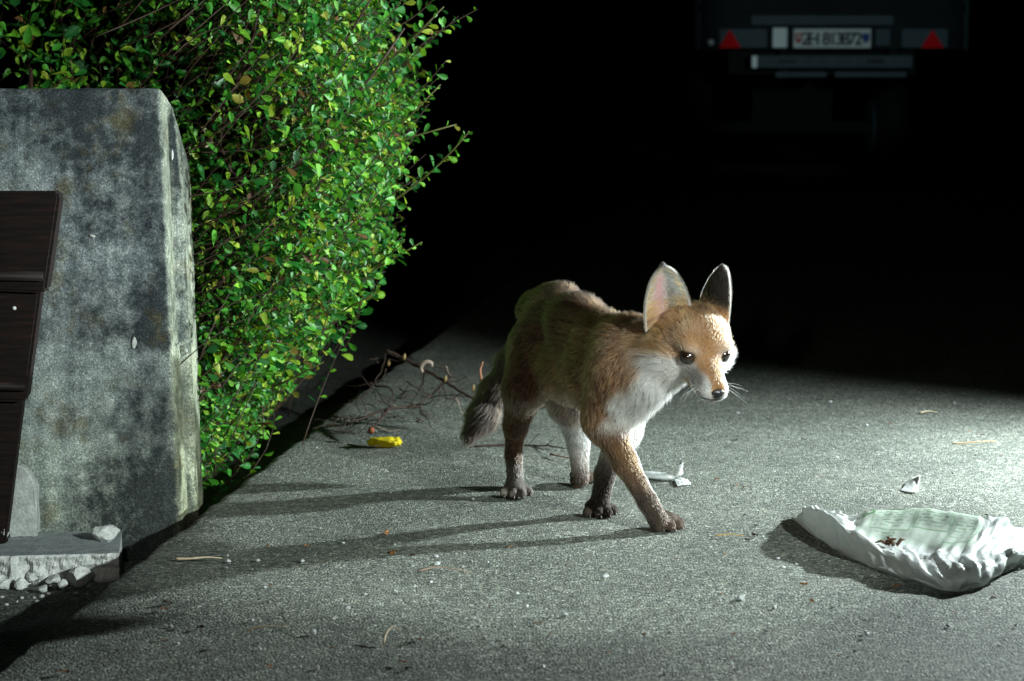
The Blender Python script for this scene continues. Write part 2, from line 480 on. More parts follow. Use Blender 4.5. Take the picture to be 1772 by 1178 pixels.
# ------------------------------------------------------------------ the hedge
def leaf_mat():
    t = NT('hedge_leaf')
    at_ = t.n('Attribute', attribute_name='leaf_tint'); oi = t.n('ObjectInfo')
    r = t.n('Math', operation='ADD'); t.l(at_.outputs['Fac'], r.inputs[0]); t.l(oi.outputs['Random'], r.inputs[1])
    fr = t.n('Math', operation='FRACT'); t.l(r.outputs[0], fr.inputs[0])
    c = t.ramp(fr.outputs[0], [(0, (.010, .085, .018)), (.32, (.024, .17, .020)), (.60, (.070, .28, .022)), (.82, (.17, .40, .026)), (.935, (.30, .41, .036)), (.982, (.17, .10, .03)), (1, (.10, .04, .022))])
    n = t.noise(t.objc(), 180, 3)
    c = t.mix(1.0, c, t.ramp(n, [(.3, (.75,)*3), (.7, (1.2,)*3)]), 'MULTIPLY')
    b = t.bsdf(c, .45, .35)
    tr = t.n('BsdfTranslucent'); t.l(t.mix(1.0, c, (1.15, 1.1, .6), 'MULTIPLY'), tr.inputs[0])
    mx = t.n('MixShader'); mx.inputs[0].default_value = .14
    t.l(b.outputs[0], mx.inputs[1]); t.l(tr.outputs[0], mx.inputs[2]); t.l(mx.outputs[0], t.out.inputs[0])
    return t.m
M_LEAF = leaf_mat()
M_TWIG = plain('hedge_twig', (.045, .024, .016), .6, .3, .5, 120)
M_SHOOT = plain('green_shoot', (.10, .10, .03), .5, .3, .4, 120)

def leaf_template(seed):
    r = random.Random(seed)
    w = r.uniform(.19, .29); cup = r.uniform(.05, .16); bend = r.uniform(-.16, .20); n = 5
    V = []; F = []
    prof = [.0, .10, .62, .98, .86, .0]; ts = [0, .12, .36, .62, .86, 1.0]
    for t, p in zip(ts, prof):
        z = bend * t * t
        V += [(t, -p * w, z + cup * p), (t, 0, z), (t, p * w, z + cup * p)]
    for i in range(n):
        a = i * 3
        F += [(a, a+3, a+4, a+1), (a+1, a+4, a+5, a+2)]
    return np.array(V), F
LEAF_T = [leaf_template(s) for s in range(5)]
LEAF_ME = []
for k, (V, F) in enumerate(LEAF_T):
    me = bpy.data.meshes.new('leaf'); me.from_pydata([tuple(v) for v in V], [], F); me.materials.append(M_LEAF)
    me.polygons.foreach_set('use_smooth', [True] * len(me.polygons)); LEAF_ME.append(me)

def prof_right(z):
    zs = [-.10, .0, .09, .17, .24, .30, .43, .56, .72, 1.0]; xs = [-.52, -.455, -.385, -.335, -.275, -.215, -.190, -.165, -.205, -.32]
    return float(np.interp(z, zs, xs))

def build_hedge():
    r = random.Random(5)
    root = empty('hedge', (-.7, 3.1, LOW))
    tag(root, 'dense green small-leaved hedge spilling over the road edge behind the concrete wall', 'hedge')
    leaves = []   # (pos, dir, normal, size, weight)
    twigs = Acc(); thick = []
    def twig(p0, p1, nl, size, rad=.0007, sag=.02, leafy=.75, acc=True, both=False):
        p0, p1 = Vector(p0), Vector(p1); d = p1 - p0; L = d.length
        side = Vector((r.gauss(0, 1), r.gauss(0, 1), r.gauss(0, .6))) * L * .07
        n = 7
        path = [p0 + d * (i / (n-1)) + side * math.sin(math.pi * i / (n-1)) + Vector((0, 0, -sag * (i / (n-1)) ** 2)) for i in range(n)]
        radii = [rad * (1.5 - 1.15 * i / (n-1)) for i in range(n)]
        V, F = tube(path, radii, 4)
        if acc: twigs.add(V, F)
        ang = r.uniform(0, 6.28)
        for k in range(nl):
            f = 1 - leafy + leafy * (k + r.random() * .7) / nl
            i = min(int(f * (n-1)), n-2); g = f * (n-1) - i
            p = path[i] * (1-g) + path[i+1] * g; dd = (path[i+1] - path[i]).normalized()
            ang += 2.4 + r.uniform(-.5, .5)
            a = dd.cross(Vector((0, 0, 1)));
            if a.length < .01: a = Vector((1, 0, 0))
            a.normalize(); b = dd.cross(a)
            out = (a * math.cos(ang) + b * math.sin(ang))
            ld = (dd * r.uniform(.15, .75) + out * .9 + Vector((0, 0, r.uniform(-.35, .15)))).normalized()
            # blades turn their faces to the light, up and outward
            nn = Vector((r.gauss(.30, .7), r.gauss(-.40, .7), r.gauss(.60, .6)))
            s = size * r.uniform(.55, 1.15) * (1.0 if f < .85 else .62)
            leaves.append((p, ld, nn, s))
        return path
    # bulk of the right-hand and front faces
    for i in range(1950):
        z = r.uniform(-.01, .95) if r.random() < .88 else r.uniform(-.02, .25)
        Y = 2.77 + 1.1 * r.random() ** 1.5
        depth = abs(r.gauss(0, .05))
        x = prof_right(z) - depth + r.gauss(0, .012) + .05 * mnoise.noise((Y * 5, z * 5, 1)) - max(0, 2.95 - Y) * .30 - max(0, Y - 3.1) * .05 * max(0, 1 - z / .55)
        tip = Vector((x, Y, z))
        L = r.uniform(.14, .30)
        base = tip - Vector((r.uniform(.35, 1.0), r.uniform(-.45, .35), r.uniform(.2, 1.0))).normalized() * L
        twig(base, tip, r.randint(10, 16), r.uniform(.017, .0265))
    # the part seen above the wall
    for i in range(420):
        x = r.uniform(-1.15, -.40); Y = 2.83 + .30 * r.random(); z = r.uniform(.30, .90)
        tip = Vector((x, Y, z)); L = r.uniform(.12, .25)
        base = tip - Vector((r.uniform(-.1, .6), r.uniform(-1.0, -.3), r.uniform(.2, .9))).normalized() * L
        twig(base, tip, r.randint(8, 13), r.uniform(.021, .034))
    # inside mass
    for i in range(330):
        z = r.uniform(.0, .95); Y = r.uniform(2.9, 4.0)
        x = prof_right(z) - r.uniform(.08, .5)
        tip = Vector((x, Y, z)); L = r.uniform(.15, .3)
        base = tip - Vector((r.uniform(.15, .8), r.uniform(-.6, .3), r.uniform(.2, 1.0))).normalized() * L
        twig(base, tip, r.randint(9, 13), r.uniform(.018, .024))
    # long arching shoots against the dark, and bare red stems on the face of the hedge
    shoots = [((560, 210), (768, 25), 3.05, 26), ((540, 330), (762, 160), 3.0, 30), ((600, 400), (812, 240), 3.15, 28), ((560, 520), (730, 432), 3.05, 18),
              ((560, 300), (790, 228), 3.2, 20), ((470, 150), (640, -60), 2.95, 22), ((520, 590), (650, 520), 2.95, 14), ((420, 690), (560, 640), 2.9, 12),
              ((610, 480), (700, 428), 3.0, 14), ((380, 560), (640, 55), 2.9, 26), ((480, 560), (660, 340), 2.92, 24)]
    for a, b, Y, nl in shoots:
        pa = at(a[0], a[1], Y + .12); pb = at(b[0], b[1], Y)
        path = twig(pa, pb, nl, .022, .0017, -.012, .95, acc=False)
        V, F = tube(path, [.0022 * (1.25 - i / 7) for i in range(7)], 6)
        mesh_obj('shoot', V, F, M_SHOOT, root)
    for k in range(64):                                  # loose young sprays standing out of the face
        z = r.uniform(.12, .85); Y = r.uniform(2.86, 3.45)
        p0 = Vector((prof_right(z) - .05 - max(0, 2.95 - Y) * .3 - max(0, Y - 3.1) * .35 * max(0, 1 - z / .55), Y, z))
        d = Vector((r.uniform(.35, .9), r.uniform(-.35, .1), r.uniform(.35, 1.0))).normalized() * r.uniform(.09, .22)
        twig(p0, p0 + d, r.randint(14, 20), .020, .0009, -.006, .98)
    stems = [((430, 330), (540, -30), 2.86), ((360, 220), (455, -30), 2.84), ((400, 400), (700, 60), 2.9), ((350, 440), (520, 260), 2.82), ((400, 480), (560, 330), 2.84), ((520, 200), (660, -20), 2.9)]
    for a, b, Y in stems:
        pa = at(a[0], a[1], Y + .05); pb = at(b[0], b[1], Y)
        path = twig(pa, pb, 9, .017, .002, -.01, .9, acc=False)
        V, F = tube(path, [.0026 * (1.3 - i / 8) for i in range(7)], 6)
        mesh_obj('stem', V, F, M_TWIG, root)
    # main stems down to the soil
    for i in range(14):
        Y = 2.86 + .075 * i; x = edge_x(Y) - r.uniform(.16, .40)
        top = Vector((x + r.uniform(-.1, .12), Y + r.uniform(-.05, .05), r.uniform(.35, .6)))
        b0 = Vector((x, Y, LOW - .01)); m = (b0 + top) / 2 + Vector((r.uniform(-.03, .03),) * 3)
        V, F = tube([b0, m, top], [.006, .005, .003], 7)
        mesh_obj('stem', V, F, M_TWIG, root)
    o = mesh_obj('twigs', twigs.V, twigs.F, M_TWIG, root); tag(o, kind='stuff')
    # leaf frames
    Rm = []
    for p, d, n, s in leaves:
        x = d.normalized(); z = (n - x * n.dot(x)); z.normalize(); y = z.cross(x)
        Rm.append((p, x, y, z, s))
    # score: large, seen and close to the camera-side surface
    sc = []
    for i, (p, x, y, z, s) in enumerate(Rm):
        inside = (prof_right(p.z) + .03 * (p.y - 3.0) - max(0, 2.95 - p.y) * .30 - p.x)
        vis = abs(z.y * .8 - z.x * .1 + z.z * .15)
        px = CX + FPX * p.x / p.y
        ok = 300 < px < 830 and p.z < .72 and p.z > LOW + .02
        sc.append((s / p.y * (.3 + vis) * math.exp(-abs(inside) / .04) * math.exp(-(p.y - 2.8) / .35) if ok else 0, i))
    sc.sort(reverse=True); pick = [i for _, i in sc[:300]]
    # keep leaves clear of the wall
    pset = set(pick)
    for i in pick:
        p, x, y, z, s = Rm[i]
        o = bpy.data.objects.new('leaf', LEAF_ME[i % 5]); C.objects.link(o); o.parent = root
        m = Matrix(((x.x, y.x, z.x, 0), (x.y, y.y, z.y, 0), (x.z, y.z, z.z, 0), (0, 0, 0, 1)))
        o.matrix_parent_inverse = Matrix.Translation(root.location).inverted()
        o.matrix_basis = Matrix.Translation(p) @ m @ Matrix.Diagonal((s, s, s, 1))
    VV = []; FF = []; tint = []; off = 0
    for i, (p, x, y, z, s) in enumerate(Rm):
        if i in pset: continue
        if p.y < 2.76 and p.x < -.425 and p.z < .58: continue
        T, F = LEAF_T[i % 5]
        B = np.array([x, y, z])
        VV.append(T @ B * s + np.array(p)); FF += [tuple(a + off for a in f) for f in F]
        off += len(T); tint += [r.random()] * len(T)
    VV = np.concatenate(VV)
    me = bpy.data.meshes.new('foliage'); me.from_pydata(VV.tolist(), [], FF); me.materials.append(M_LEAF)
    me.polygons.foreach_set('use_smooth', [True] * len(me.polygons))
    a_ = me.attributes.new('leaf_tint', 'FLOAT', 'POINT'); a_.data.foreach_set('value', np.array(tint, dtype=np.float32))
    tag(link('foliage', me, root), kind='stuff')
build_hedge()

# ------------------------------------------------------------------ trailer parked in the dark
def bx(bm, x0, x1, y0, y1, z0, z1):
    r = bmesh.ops.create_cube(bm, size=1)
    for v in r['verts']:
        v.co = Vector(((x0 + x1) / 2 + v.co.x * (x1 - x0), (y0 + y1) / 2 + v.co.y * (y1 - y0), (z0 + z1) / 2 + v.co.z * (z1 - z0)))
    return r['verts']
def box_obj(name, x0, x1, y0, y1, z0, z1, mat, parent, bev=.0):
    bm = bmesh.new(); bx(bm, x0, x1, y0, y1, z0, z1)
    if bev: bmesh.ops.bevel(bm, geom=list(bm.edges), offset=bev, segments=2, affect='EDGES')
    return bm_obj(name, bm, mat, parent)
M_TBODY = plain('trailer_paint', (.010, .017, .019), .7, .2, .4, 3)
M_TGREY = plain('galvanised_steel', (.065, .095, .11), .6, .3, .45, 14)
M_TDARK = plain('black_rubber', (.012, .012, .012), .8, .2)
M_RED = plain('red_reflector', (.85, .010, .018), .8, .1, .1)
M_PLATE = plain('plate_white', (.78, .80, .78), .4, .4, .06)
M_BLACK = plain('plate_black', (.01, .012, .014), .5)
M_BLUE = plain('shield_blue', (.01, .06, .28), .5)
M_PRED = plain('shield_red', (.55, .03, .04), .5)
M_SHEEN = plain('reflector_and_lit_end', (.85, .87, .85), .3, .5, .05)
def build_trailer():
    YT = 13.08
    S = lambda px, py, dy=0.0: at(px, py, YT + dy)
    cx = S(1440, 60)[0]
    root = empty('trailer', (cx, YT + 1.5, 0))
    tag(root, 'dark parked trailer with licence plate and two red triangle reflectors', 'trailer')
    L = S(1207, 60)[0]; R = S(1672, 60)[0]; zb = S(1440, 84)[2]
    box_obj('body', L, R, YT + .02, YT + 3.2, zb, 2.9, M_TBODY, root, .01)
    for a, b in ((L - .012, L + .018), (R - .018, R + .012)):
        box_obj('corner_post', a, b, YT - .012, YT + .03, zb - .01, 2.9, M_TGREY, root, .004)
    def panel(name, x0, y0, x1, y1, mat, d=.012, bev=.003):
        a = S(x0, y1); b = S(x1, y0)
        return box_obj(name, a[0], b[0], YT - d, YT + .019, a[2], b[2], mat, root, bev)
    panel('crossbar', 1300, 27, 1545, 43, M_TGREY, .02)
    panel('crossbar', 1207, 8, 1672, 20, M_TBODY, .012)
    panel('light_panel', 1245, 50, 1327, 82, M_TGREY, .01)
    panel('light_panel', 1560, 50, 1640, 82, M_TGREY, .01)
    panel('reflector_plate', 1337, 48, 1362, 82, M_SHEEN, .010)
    panel('reflector_plate', 1515, 50, 1540, 78, M_TGREY, .010)
    # number plate
    a = S(1372, 83); b = S(1506, 50)
    pl = box_obj('licence_plate', a[0], b[0], YT - .03, YT - .018, a[2], b[2], M_PLATE, root, .002)
    cz = (a[2] + b[2]) / 2; H = b[2] - a[2]; W = b[0] - a[0]
    for i, ch in enumerate(['Z', 'H', ' ', '8', '1', '3', '8', '7', '2']):
        if ch == ' ': continue
        cu = bpy.data.curves.new('plate_character', 'FONT'); cu.body = ch; cu.size = H * .92; cu.align_x = 'CENTER'; cu.offset = .0022
        cu.extrude = .0015
        tmp = bpy.data.objects.new('tmp', cu); C.objects.link(tmp)
        dg = bpy.context.evaluated_depsgraph_get()
        me = bpy.data.meshes.new_from_object(tmp.evaluated_get(dg)); bpy.data.objects.remove(tmp)
        me.materials.clear(); me.materials.append(M_BLACK)
        o = link('plate_character', me, pl)
        o.location = (a[0] + W * (.175 + .083 * i), YT - .032, cz - H * .33)
        o.rotation_euler = (math.pi / 2, 0, 0)
    def shield(xc, mat):
        h = H * .26; w = H * .20
        pts = [(-w, h), (w, h), (w, 0), (w * .6, -h * .7), (0, -h), (-w * .6, -h * .7), (-w, 0)]
        bm = bmesh.new(); vs_ = [bm.verts.new((xc + p[0], YT - .0305, cz + p[1])) for p in pts]
        f = bm.faces.new(vs_); e = bmesh.ops.extrude_face_region(bm, geom=[f])
        for v in e['geom']:
            if isinstance(v, bmesh.types.BMVert): v.co.y -= .003
        bmesh.ops.recalc_face_normals(bm, faces=bm.faces)
        return bm_obj('shield', bm, mat, pl)
    s1 = shield(a[0] + W * .065, M_PRED); shield(a[0] + W * .935, M_BLUE)
    for dx, dz in ((H * .035, H * .12), (H * .12, H * .035)):
        box_obj('white_cross', a[0] + W * .065 - dx, a[0] + W * .065 + dx, YT - .0352 - dx * .01, YT - .0338, cz + .01 - dz, cz + .01 + dz, M_PLATE, pl)
    # triangles
    for x0, x1 in ((1243, 1282), (1593, 1632)):
        bm = bmesh.new()
        p = [S(x0, 83), S(x1, 83), S((x0 + x1) / 2, 51)]
        vv = [bm.verts.new((q[0], YT - .016, q[2])) for q in p]
        f = bm.faces.new(vv); e = bmesh.ops.extrude_face_region(bm, geom=[f])
        for v in e['geom']:
            if isinstance(v, bmesh.types.BMVert): v.co.y -= .01
        bmesh.ops.recalc_face_normals(bm, faces=bm.faces)
        bmesh.ops.bevel(bm, geom=list(bm.edges), offset=.003, segments=2, affect='EDGES')
        bm_obj('triangle_reflector', bm, M_RED, root)
    bm = bmesh.new(); bmesh.ops.create_icosphere(bm, subdivisions=3, radius=.021)
    c = S(1230, 73)
    for v in bm.verts: v.co = Vector((v.co.x, v.co.y * .5, v.co.z)) + Vector((c[0], YT - .02, c[2]))
    bm_obj('round_reflector', bm, M_SHEEN, root, True)
    # under-run bars
    def bar(x0, y0, x1, y1, dy, mat):
        a = S(x0, y1); b = S(x1, y0)
        return box_obj('underrun_bar', a[0], b[0], YT + dy - .03, YT + dy + .03, a[2], b[2], mat, root, .006)
    ub = bar(1301, 96, 1578, 117, 0, M_TGREY)
    e0 = S(1301, 117); e1 = S(1309, 97)
    box_obj('lit_bar_end', e0[0] - .004, e1[0], YT - .042, YT - .032, e0[2], e1[2], M_SHEEN, ub)  # lit end of the bar, its brightness given as a white piece
    for x0, x1 in ((1346, 1376), (1498, 1528)):
        a_ = S(x0, 110); b_ = S(x1, 103)
        box_obj('slot', a_[0], b_[0], YT - .034, YT - .029, a_[2], b_[2], M_BLACK, ub)
    bar(1342, 124, 1432, 133, .05, M_TGREY); bar(1445, 124, 1570, 133, .05, M_TGREY)
    for x in (1350, 1540):
        a_ = S(x, 135); b_ = S(x + 14, 80)
        box_obj('bracket', a_[0], b_[0], YT + .034, YT + .075, a_[2], b_[2] + .02, M_TDARK, root)
    # chassis and wheels, lost in the dark below
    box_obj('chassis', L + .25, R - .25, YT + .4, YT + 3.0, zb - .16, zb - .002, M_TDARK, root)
    for sx in (L + .16, R - .16):
        bm = bmesh.new()
        bmesh.ops.create_cone(bm, cap_ends=True, segments=32, radius1=.40, radius2=.40, depth=.22)
        bmesh.ops.bevel(bm, geom=[e for e in bm.edges if len(e.link_faces) == 2 and abs(e.calc_face_angle(0)) > 1], offset=.04, segments=3, affect='EDGES')
        bmesh.ops.transform(bm, matrix=Matrix.Translation((sx, YT + 1.9, .40)) @ Matrix.Rotation(math.pi / 2, 4, 'Y'), verts=bm.verts)
        w = bm_obj('wheel', bm, M_TDARK, root, True)
        bm = bmesh.new(); bmesh.ops.create_cone(bm, cap_ends=True, segments=24, radius1=.2, radius2=.16, depth=.25)
        bmesh.ops.transform(bm, matrix=Matrix.Translation((sx, YT + 1.9, .40)) @ Matrix.Rotation(math.pi / 2, 4, 'Y'), verts=bm.verts)
        bm_obj('hub', bm, M_TGREY, w)
    box_obj('axle', L + .16, R - .16, YT + 1.86, YT + 1.94, .36, .44, M_TDARK, root)
    box_obj('suspension', cx - .3, cx + .3, YT + 1.8, YT + 2.0, .42, zb - .15, M_TDARK, root)
build_trailer()

# ------------------------------------------------------------------ the fox: implicit body -> surface nets
HC = at(1199, 589, 2.41)                                  # centre of the skull
YAW, DIP = math.radians(20), math.radians(22)
HF = np.array([math.sin(YAW) * math.cos(DIP), -math.cos(YAW) * math.cos(DIP), -math.sin(DIP)])
HL = np.array([math.cos(YAW), math.sin(YAW), 0.0])
HU = np.cross(HF, HL) * -1.0
if HU[2] < 0: HU = -HU
def H(f, l, u): return HC + HF * f + HL * l + HU * u
FWD = np.array([.475, -.88, 0.0]); LEFT = np.array([.88, .475, 0.0]); UP = np.array([0, 0, 1.0])

TAN = np.array([.385, .200, .086]); BROWN = np.array([.150, .068, .026]); DKBR = np.array([.052, .025, .013])
WHITE = np.array([.62, .60, .57]); LEGDK = np.array([.045, .030, .022]); SOOT = np.array([.022, .016, .013])
LEGTAN = np.array([.108, .056, .025]); GREYW = np.array([.42, .37, .32])

prims = []   # dict(kind, ..., k, col, flow, length, lift)
def cone(a, ra, b, rb, k, col, length, flow=None, col2=None, part='body', lift=.24):
    a = np.array(a, float); b = np.array(b, float)
    f = (b - a) if flow is None else np.array(flow, float)
    f = f / (np.linalg.norm(f) + 1e-9)
    prims.append(dict(t='c', a=a, b=b, ra=ra, rb=rb, k=k, col=np.array(col), col2=np.array(col if col2 is None else col2), len=length, flow=f, part=part, lift=lift))
def ell(c, r, axes, k, col, length, flow, part='body', lift=.26):
    f = np.array(flow, float); f /= np.linalg.norm(f)
    prims.append(dict(t='e', c=np.array(c, float), r=np.array(r, float), R=np.array(axes), k=k, col=np.array(col), col2=np.array(col), len=length, flow=f, part=part, lift=lift))
def Pt(px, py, Y): return at(px, py, Y)
BACK = -FWD * .9 + np.array([0, 0, -.45])
BACKT = -FWD + np.array([0, 0, -.12])
# torso: upper and lower chains
U = [Pt(934, 541, 2.735), Pt(964, 536, 2.685), Pt(1000, 562, 2.60), Pt(1048, 596, 2.53), Pt(1090, 602, 2.475)]
UR = [.031, .033, .036, .037, .037]
for i in range(4): cone(U[i], UR[i], U[i+1], UR[i+1], .02, DKBR * 1.25 if i < 3 else BROWN, .0115, BACKT, BROWN if i > 1 else None)
Lw = [Pt(938, 622, 2.70), Pt(985, 642, 2.61), Pt(1038, 652, 2.53), Pt(1082, 652, 2.455)]
LR = [.033, .037, .041, .038]
for i in range(3): cone(Lw[i], LR[i], Lw[i+1], LR[i+1], .025, BROWN, .0115, BACK)
cone(Pt(1085, 668, 2.45), .033, Pt(1118, 652, 2.425), .030, .02, BROWN * 1.3, .014, np.array([-.2, -.1, -1]))          # breast
cone(Pt(1070, 700, 2.47), .028, Pt(1105, 678, 2.44), .026, .02, BROWN * 1.3, .013, np.array([-.2, .0, -1]))
# neck
cone(Pt(1085, 605, 2.475), .038, Pt(1150, 600, 2.435), .033, .025, BROWN * 1.15, .012, BACK + np.array([0, 0, -.3]))
cone(Pt(1105, 640, 2.44), .031, Pt(1165, 622, 2.42), .028, .025, BROWN * 1.4, .015, np.array([-.5, .2, -.8]))
# head
HA = np.array([HF, HL, HU])
ell(H(-.004, 0, .004), (.046, .0425, .0395), HA, .015, TAN, .006, -HF, 'head')
ell(H(.012, 0, .012), (.036, .034, .030), HA, .012, TAN, .005, -HF, 'head')
for s in (-1, 1):
    ell(H(-.004, s * .030, -.018), (.033, .026, .027), HA, .014, TAN, .012, -HF + HL * s * .6 - HU * .5, 'head')
    ell(H(.034, s * .021, .0115), (.013, .013, .0075), HA, .008, TAN, .004, -HF, 'head')       # brow
    ell(H(.066, s * .0085, -.030), (.018, .0118, .0105), HA, .006, WHITE, .004, -HF - HU * .5, 'head')  # upper lip pads
cone(H(.024, 0, -.010), .0265, H(.075, 0, -.0245), .0140, .012, TAN, .0045, -HF, None, 'head')
cone(H(.026, 0, -.030), .0175, H(.071, 0, -.0395), .0085, .005, WHITE, .0045, -HF - HU * .4, None, 'head')    # lower jaw
# fore legs (right = toward camera)
D = np.array([0, 0, -1.0])
cone(Pt(1070, 640, 2.445), .033, Pt(1045, 728, 2.462), .026, .02, BROWN * 1.1, .008, np.array([-.25, 0, -1]))
cone(Pt(1045, 722, 2.462), .0235, Pt(1082, 800, 2.447), .0150, .015, LEGTAN, .006)
cone(Pt(1082, 800, 2.447), .0150, Pt(1121, 868, 2.437), .0112, .008, LEGTAN, .005, None, LEGDK * 1.3)
cone(Pt(1121, 868, 2.437), .0112, Pt(1140, 902, 2.434), .0130, .008, LEGDK, .004)
cone(Pt(1090, 690, 2.49), .026, Pt(1078, 748, 2.50), .021, .018, WHITE * .95, .009)
cone(Pt(1078, 748, 2.50), .021, Pt(1047, 820, 2.525), .0125, .012, GREYW, .005, None, LEGDK)
cone(Pt(1047, 820, 2.525), .0125, Pt(1036, 880, 2.53), .0125, .008, SOOT * 1.2, .004)
# hind legs
cone(Pt(932, 596, 2.685), .040, Pt(908, 672, 2.64), .028, .022, DKBR * 1.3, .009, np.array([-.3, .2, -1]))
cone(Pt(908, 672, 2.64), .026, Pt(893, 735, 2.672), .0170, .015, DKBR * 1.2, .006)
cone(Pt(893, 735, 2.672), .0150, Pt(889, 785, 2.69), .0110, .010, DKBR, .005)
cone(Pt(889, 785, 2.69), .0110, Pt(892, 845, 2.668), .0118, .008, DKBR, .004, None, GREYW * .5)
cone(Pt(975, 630, 2.70), .044, Pt(988, 695, 2.69), .031, .022, BROWN, .010, np.array([-.2, .2, -1]))
cone(Pt(988, 695, 2.69), .026, Pt(1001, 770, 2.75), .0145, .014, WHITE * .7, .006)
cone(Pt(1001, 770, 2.75), .0140, Pt(1005, 828, 2.735), .0120, .008, GREYW * .8, .004, None, LEGDK)
# paws
def paw(px, py, Y, col, dirv, sc=1.0, cols=None):
    d = np.array([dirv[0], dirv[1], 0.0]); d /= np.linalg.norm(d); s = np.array([-d[1], d[0], 0.0])
    g = gr(px, py); g = np.array([g[0], g[1], 0.0])
    A = np.array([d, s, UP])
    ell(g + UP * .0125 * sc - d * .006, (.020 * sc, .0165 * sc, .0120 * sc), A, .005, col, .0024, d + D * .3, 'paw')
    for q, (o, fw) in enumerate(((-.0178, .005), (-.0064, .0150), (.0064, .0150), (.0178, .005))):
        c0 = g + s * o * sc * .7 + UP * .0135 * sc - d * .001
        c1 = g + s * o * sc + d * fw * sc + UP * .0085 * sc
        cone(c0, .0064 * sc, c1, .0066 * sc, .0014, col * (1.0 if cols is None else 1.0) * 1.5, .0016, d + D * .5, None, 'paw')
    return g, d, s
PAWS = []
PAWS.append(paw(1153, 918, 2.43, LEGDK * 1.2, (.62, -.78), 1.02))
PAWS.append(paw(1037, 895, 2.52, SOOT * 1.6, (.30, -.95), 1.02))
PAWS.append(paw(893, 861, 2.65, GREYW * .35, (.15, -.98), .98))
PAWS.append(paw(1008, 838, 2.73, LEGDK * 1.2, (.42, -.9), .92))
# tail
TL = [Pt(908, 585, 2.755), Pt(884, 628, 2.785), Pt(862, 672, 2.79), Pt(838, 715, 2.78), Pt(816, 748, 2.77)]
TR = [.017, .0150, .0165, .0170, .009]
for i in range(4): cone(TL[i], TR[i], TL[i+1], TR[i+1], .012, SOOT * (1.8 - .2 * i), .020 if i else .014, None, None, 'tail', .30)

def sd(p, P):
    if p['t'] == 'c':
        ab = p['b'] - p['a']; L2 = ab @ ab
        t = np.clip(((P - p['a']) @ ab) / L2, 0, 1)
        q = P - p['a'] - t[..., None] * ab
        return np.sqrt((q * q).sum(-1)) - (p['ra'] + (p['rb'] - p['ra']) * t), t
    q = (P - p['c']) @ p['R'].T
    k0 = np.sqrt(((q / p['r']) ** 2).sum(-1)) + 1e-9; k1 = np.sqrt(((q / p['r'] ** 2) ** 2).sum(-1)) + 1e-9
    return k0 * (k0 - 1) / k1, np.zeros(P.shape[:-1])

def body_surface(h=.0021):
    lo = np.array([1e9] * 3); hi = -lo
    for p in prims:
        if p['t'] == 'c': a = np.minimum(p['a'] - p['ra'], p['b'] - p['rb']); b = np.maximum(p['a'] + p['ra'], p['b'] + p['rb'])
        else: a = p['c'] - p['r'].max(); b = p['c'] + p['r'].max()
        p['lo'] = a; p['hi'] = b; lo = np.minimum(lo, a); hi = np.maximum(hi, b)
    lo -= .02; hi += .02
    n = np.ceil((hi - lo) / h).astype(int) + 1
    G = np.full(n, .03, np.float32)
    ax = [lo[i] + h * np.arange(n[i]) for i in range(3)]
    for p in prims:
        m = p['k'] + .012
        i0 = np.maximum(((p['lo'] - m - lo) / h).astype(int), 0); i1 = np.minimum(((p['hi'] + m - lo) / h).astype(int) + 2, n)
        X = np.stack(np.meshgrid(*[ax[i][i0[i]:i1[i]] for i in range(3)], indexing='ij'), -1)
        d, _ = sd(p, X)
        S = G[i0[0]:i1[0], i0[1]:i1[1], i0[2]:i1[2]]
        k = p['k']; hh = np.maximum(k - np.abs(S - d), 0) / k
        S[...] = np.minimum(S, d) - hh * hh * k * .25
    # flat soles
    Z = ax[2][None, None, :]
    G = np.maximum(G, (.0005 - Z).astype(np.float32) * np.ones_like(G))
    ins = G < 0
    c8 = [(i, j, k) for i in (0, 1) for j in (0, 1) for k in (0, 1)]
    cnt = sum(ins[i:n[0]-1+i, j:n[1]-1+j, k:n[2]-1+k].astype(np.int8) for i, j, k in c8)
    act = np.argwhere((cnt > 0) & (cnt < 8))
    idx = np.full(cnt.shape, -1, np.int64); idx[tuple(act.T)] = np.arange(len(act))
    vals = np.stack([G[act[:, 0]+i, act[:, 1]+j, act[:, 2]+k] for i, j, k in c8], 1)
    off = np.array(c8, float); acc = np.zeros((len(act), 3)); num = np.zeros(len(act))
    for a in range(8):
        for b in range(a + 1, 8):
            if np.abs(off[a] - off[b]).sum() != 1: continue
            m = (vals[:, a] < 0) != (vals[:, b] < 0)
            t = np.where(m, vals[:, a] / np.where(m, vals[:, a] - vals[:, b], 1), 0)
            acc += np.where(m[:, None], off[a] + t[:, None] * (off[b] - off[a]), 0); num += m
    V = lo + h * (act + acc / num[:, None])
    F = []
    for d in range(3):
        e, f = (d + 1) % 3, (d + 2) % 3
        sl0 = [slice(None)] * 3; sl1 = [slice(None)] * 3; sl0[d] = slice(0, -1); sl1[d] = slice(1, None)
        s0 = ins[tuple(sl0)]; s1 = ins[tuple(sl1)]
        E = np.argwhere(s0 != s1); E = E[(E[:, e] > 0) & (E[:, f] > 0)]
        fl = s0[tuple(E.T)]
        def cell(de, df):
            q = E.copy(); q[:, e] -= de; q[:, f] -= df; return idx[tuple(q.T)]
        Q = np.stack([cell(1, 1), cell(0, 1), cell(0, 0), cell(1, 0)], 1)
        Q[~fl] = Q[~fl][:, ::-1]
        F.append(Q)
    F = np.concatenate(F)
    # light smoothing
    for _ in range(2):
        S = np.zeros_like(V); cn = np.zeros(len(V))
        for a in range(4):
            b = (a + 1) % 4
            np.add.at(S, F[:, a], V[F[:, b]]); np.add.at(cn, F[:, a], 1)
        V = V * .5 + .5 * S / np.maximum(cn, 1)[:, None]
    return V, F

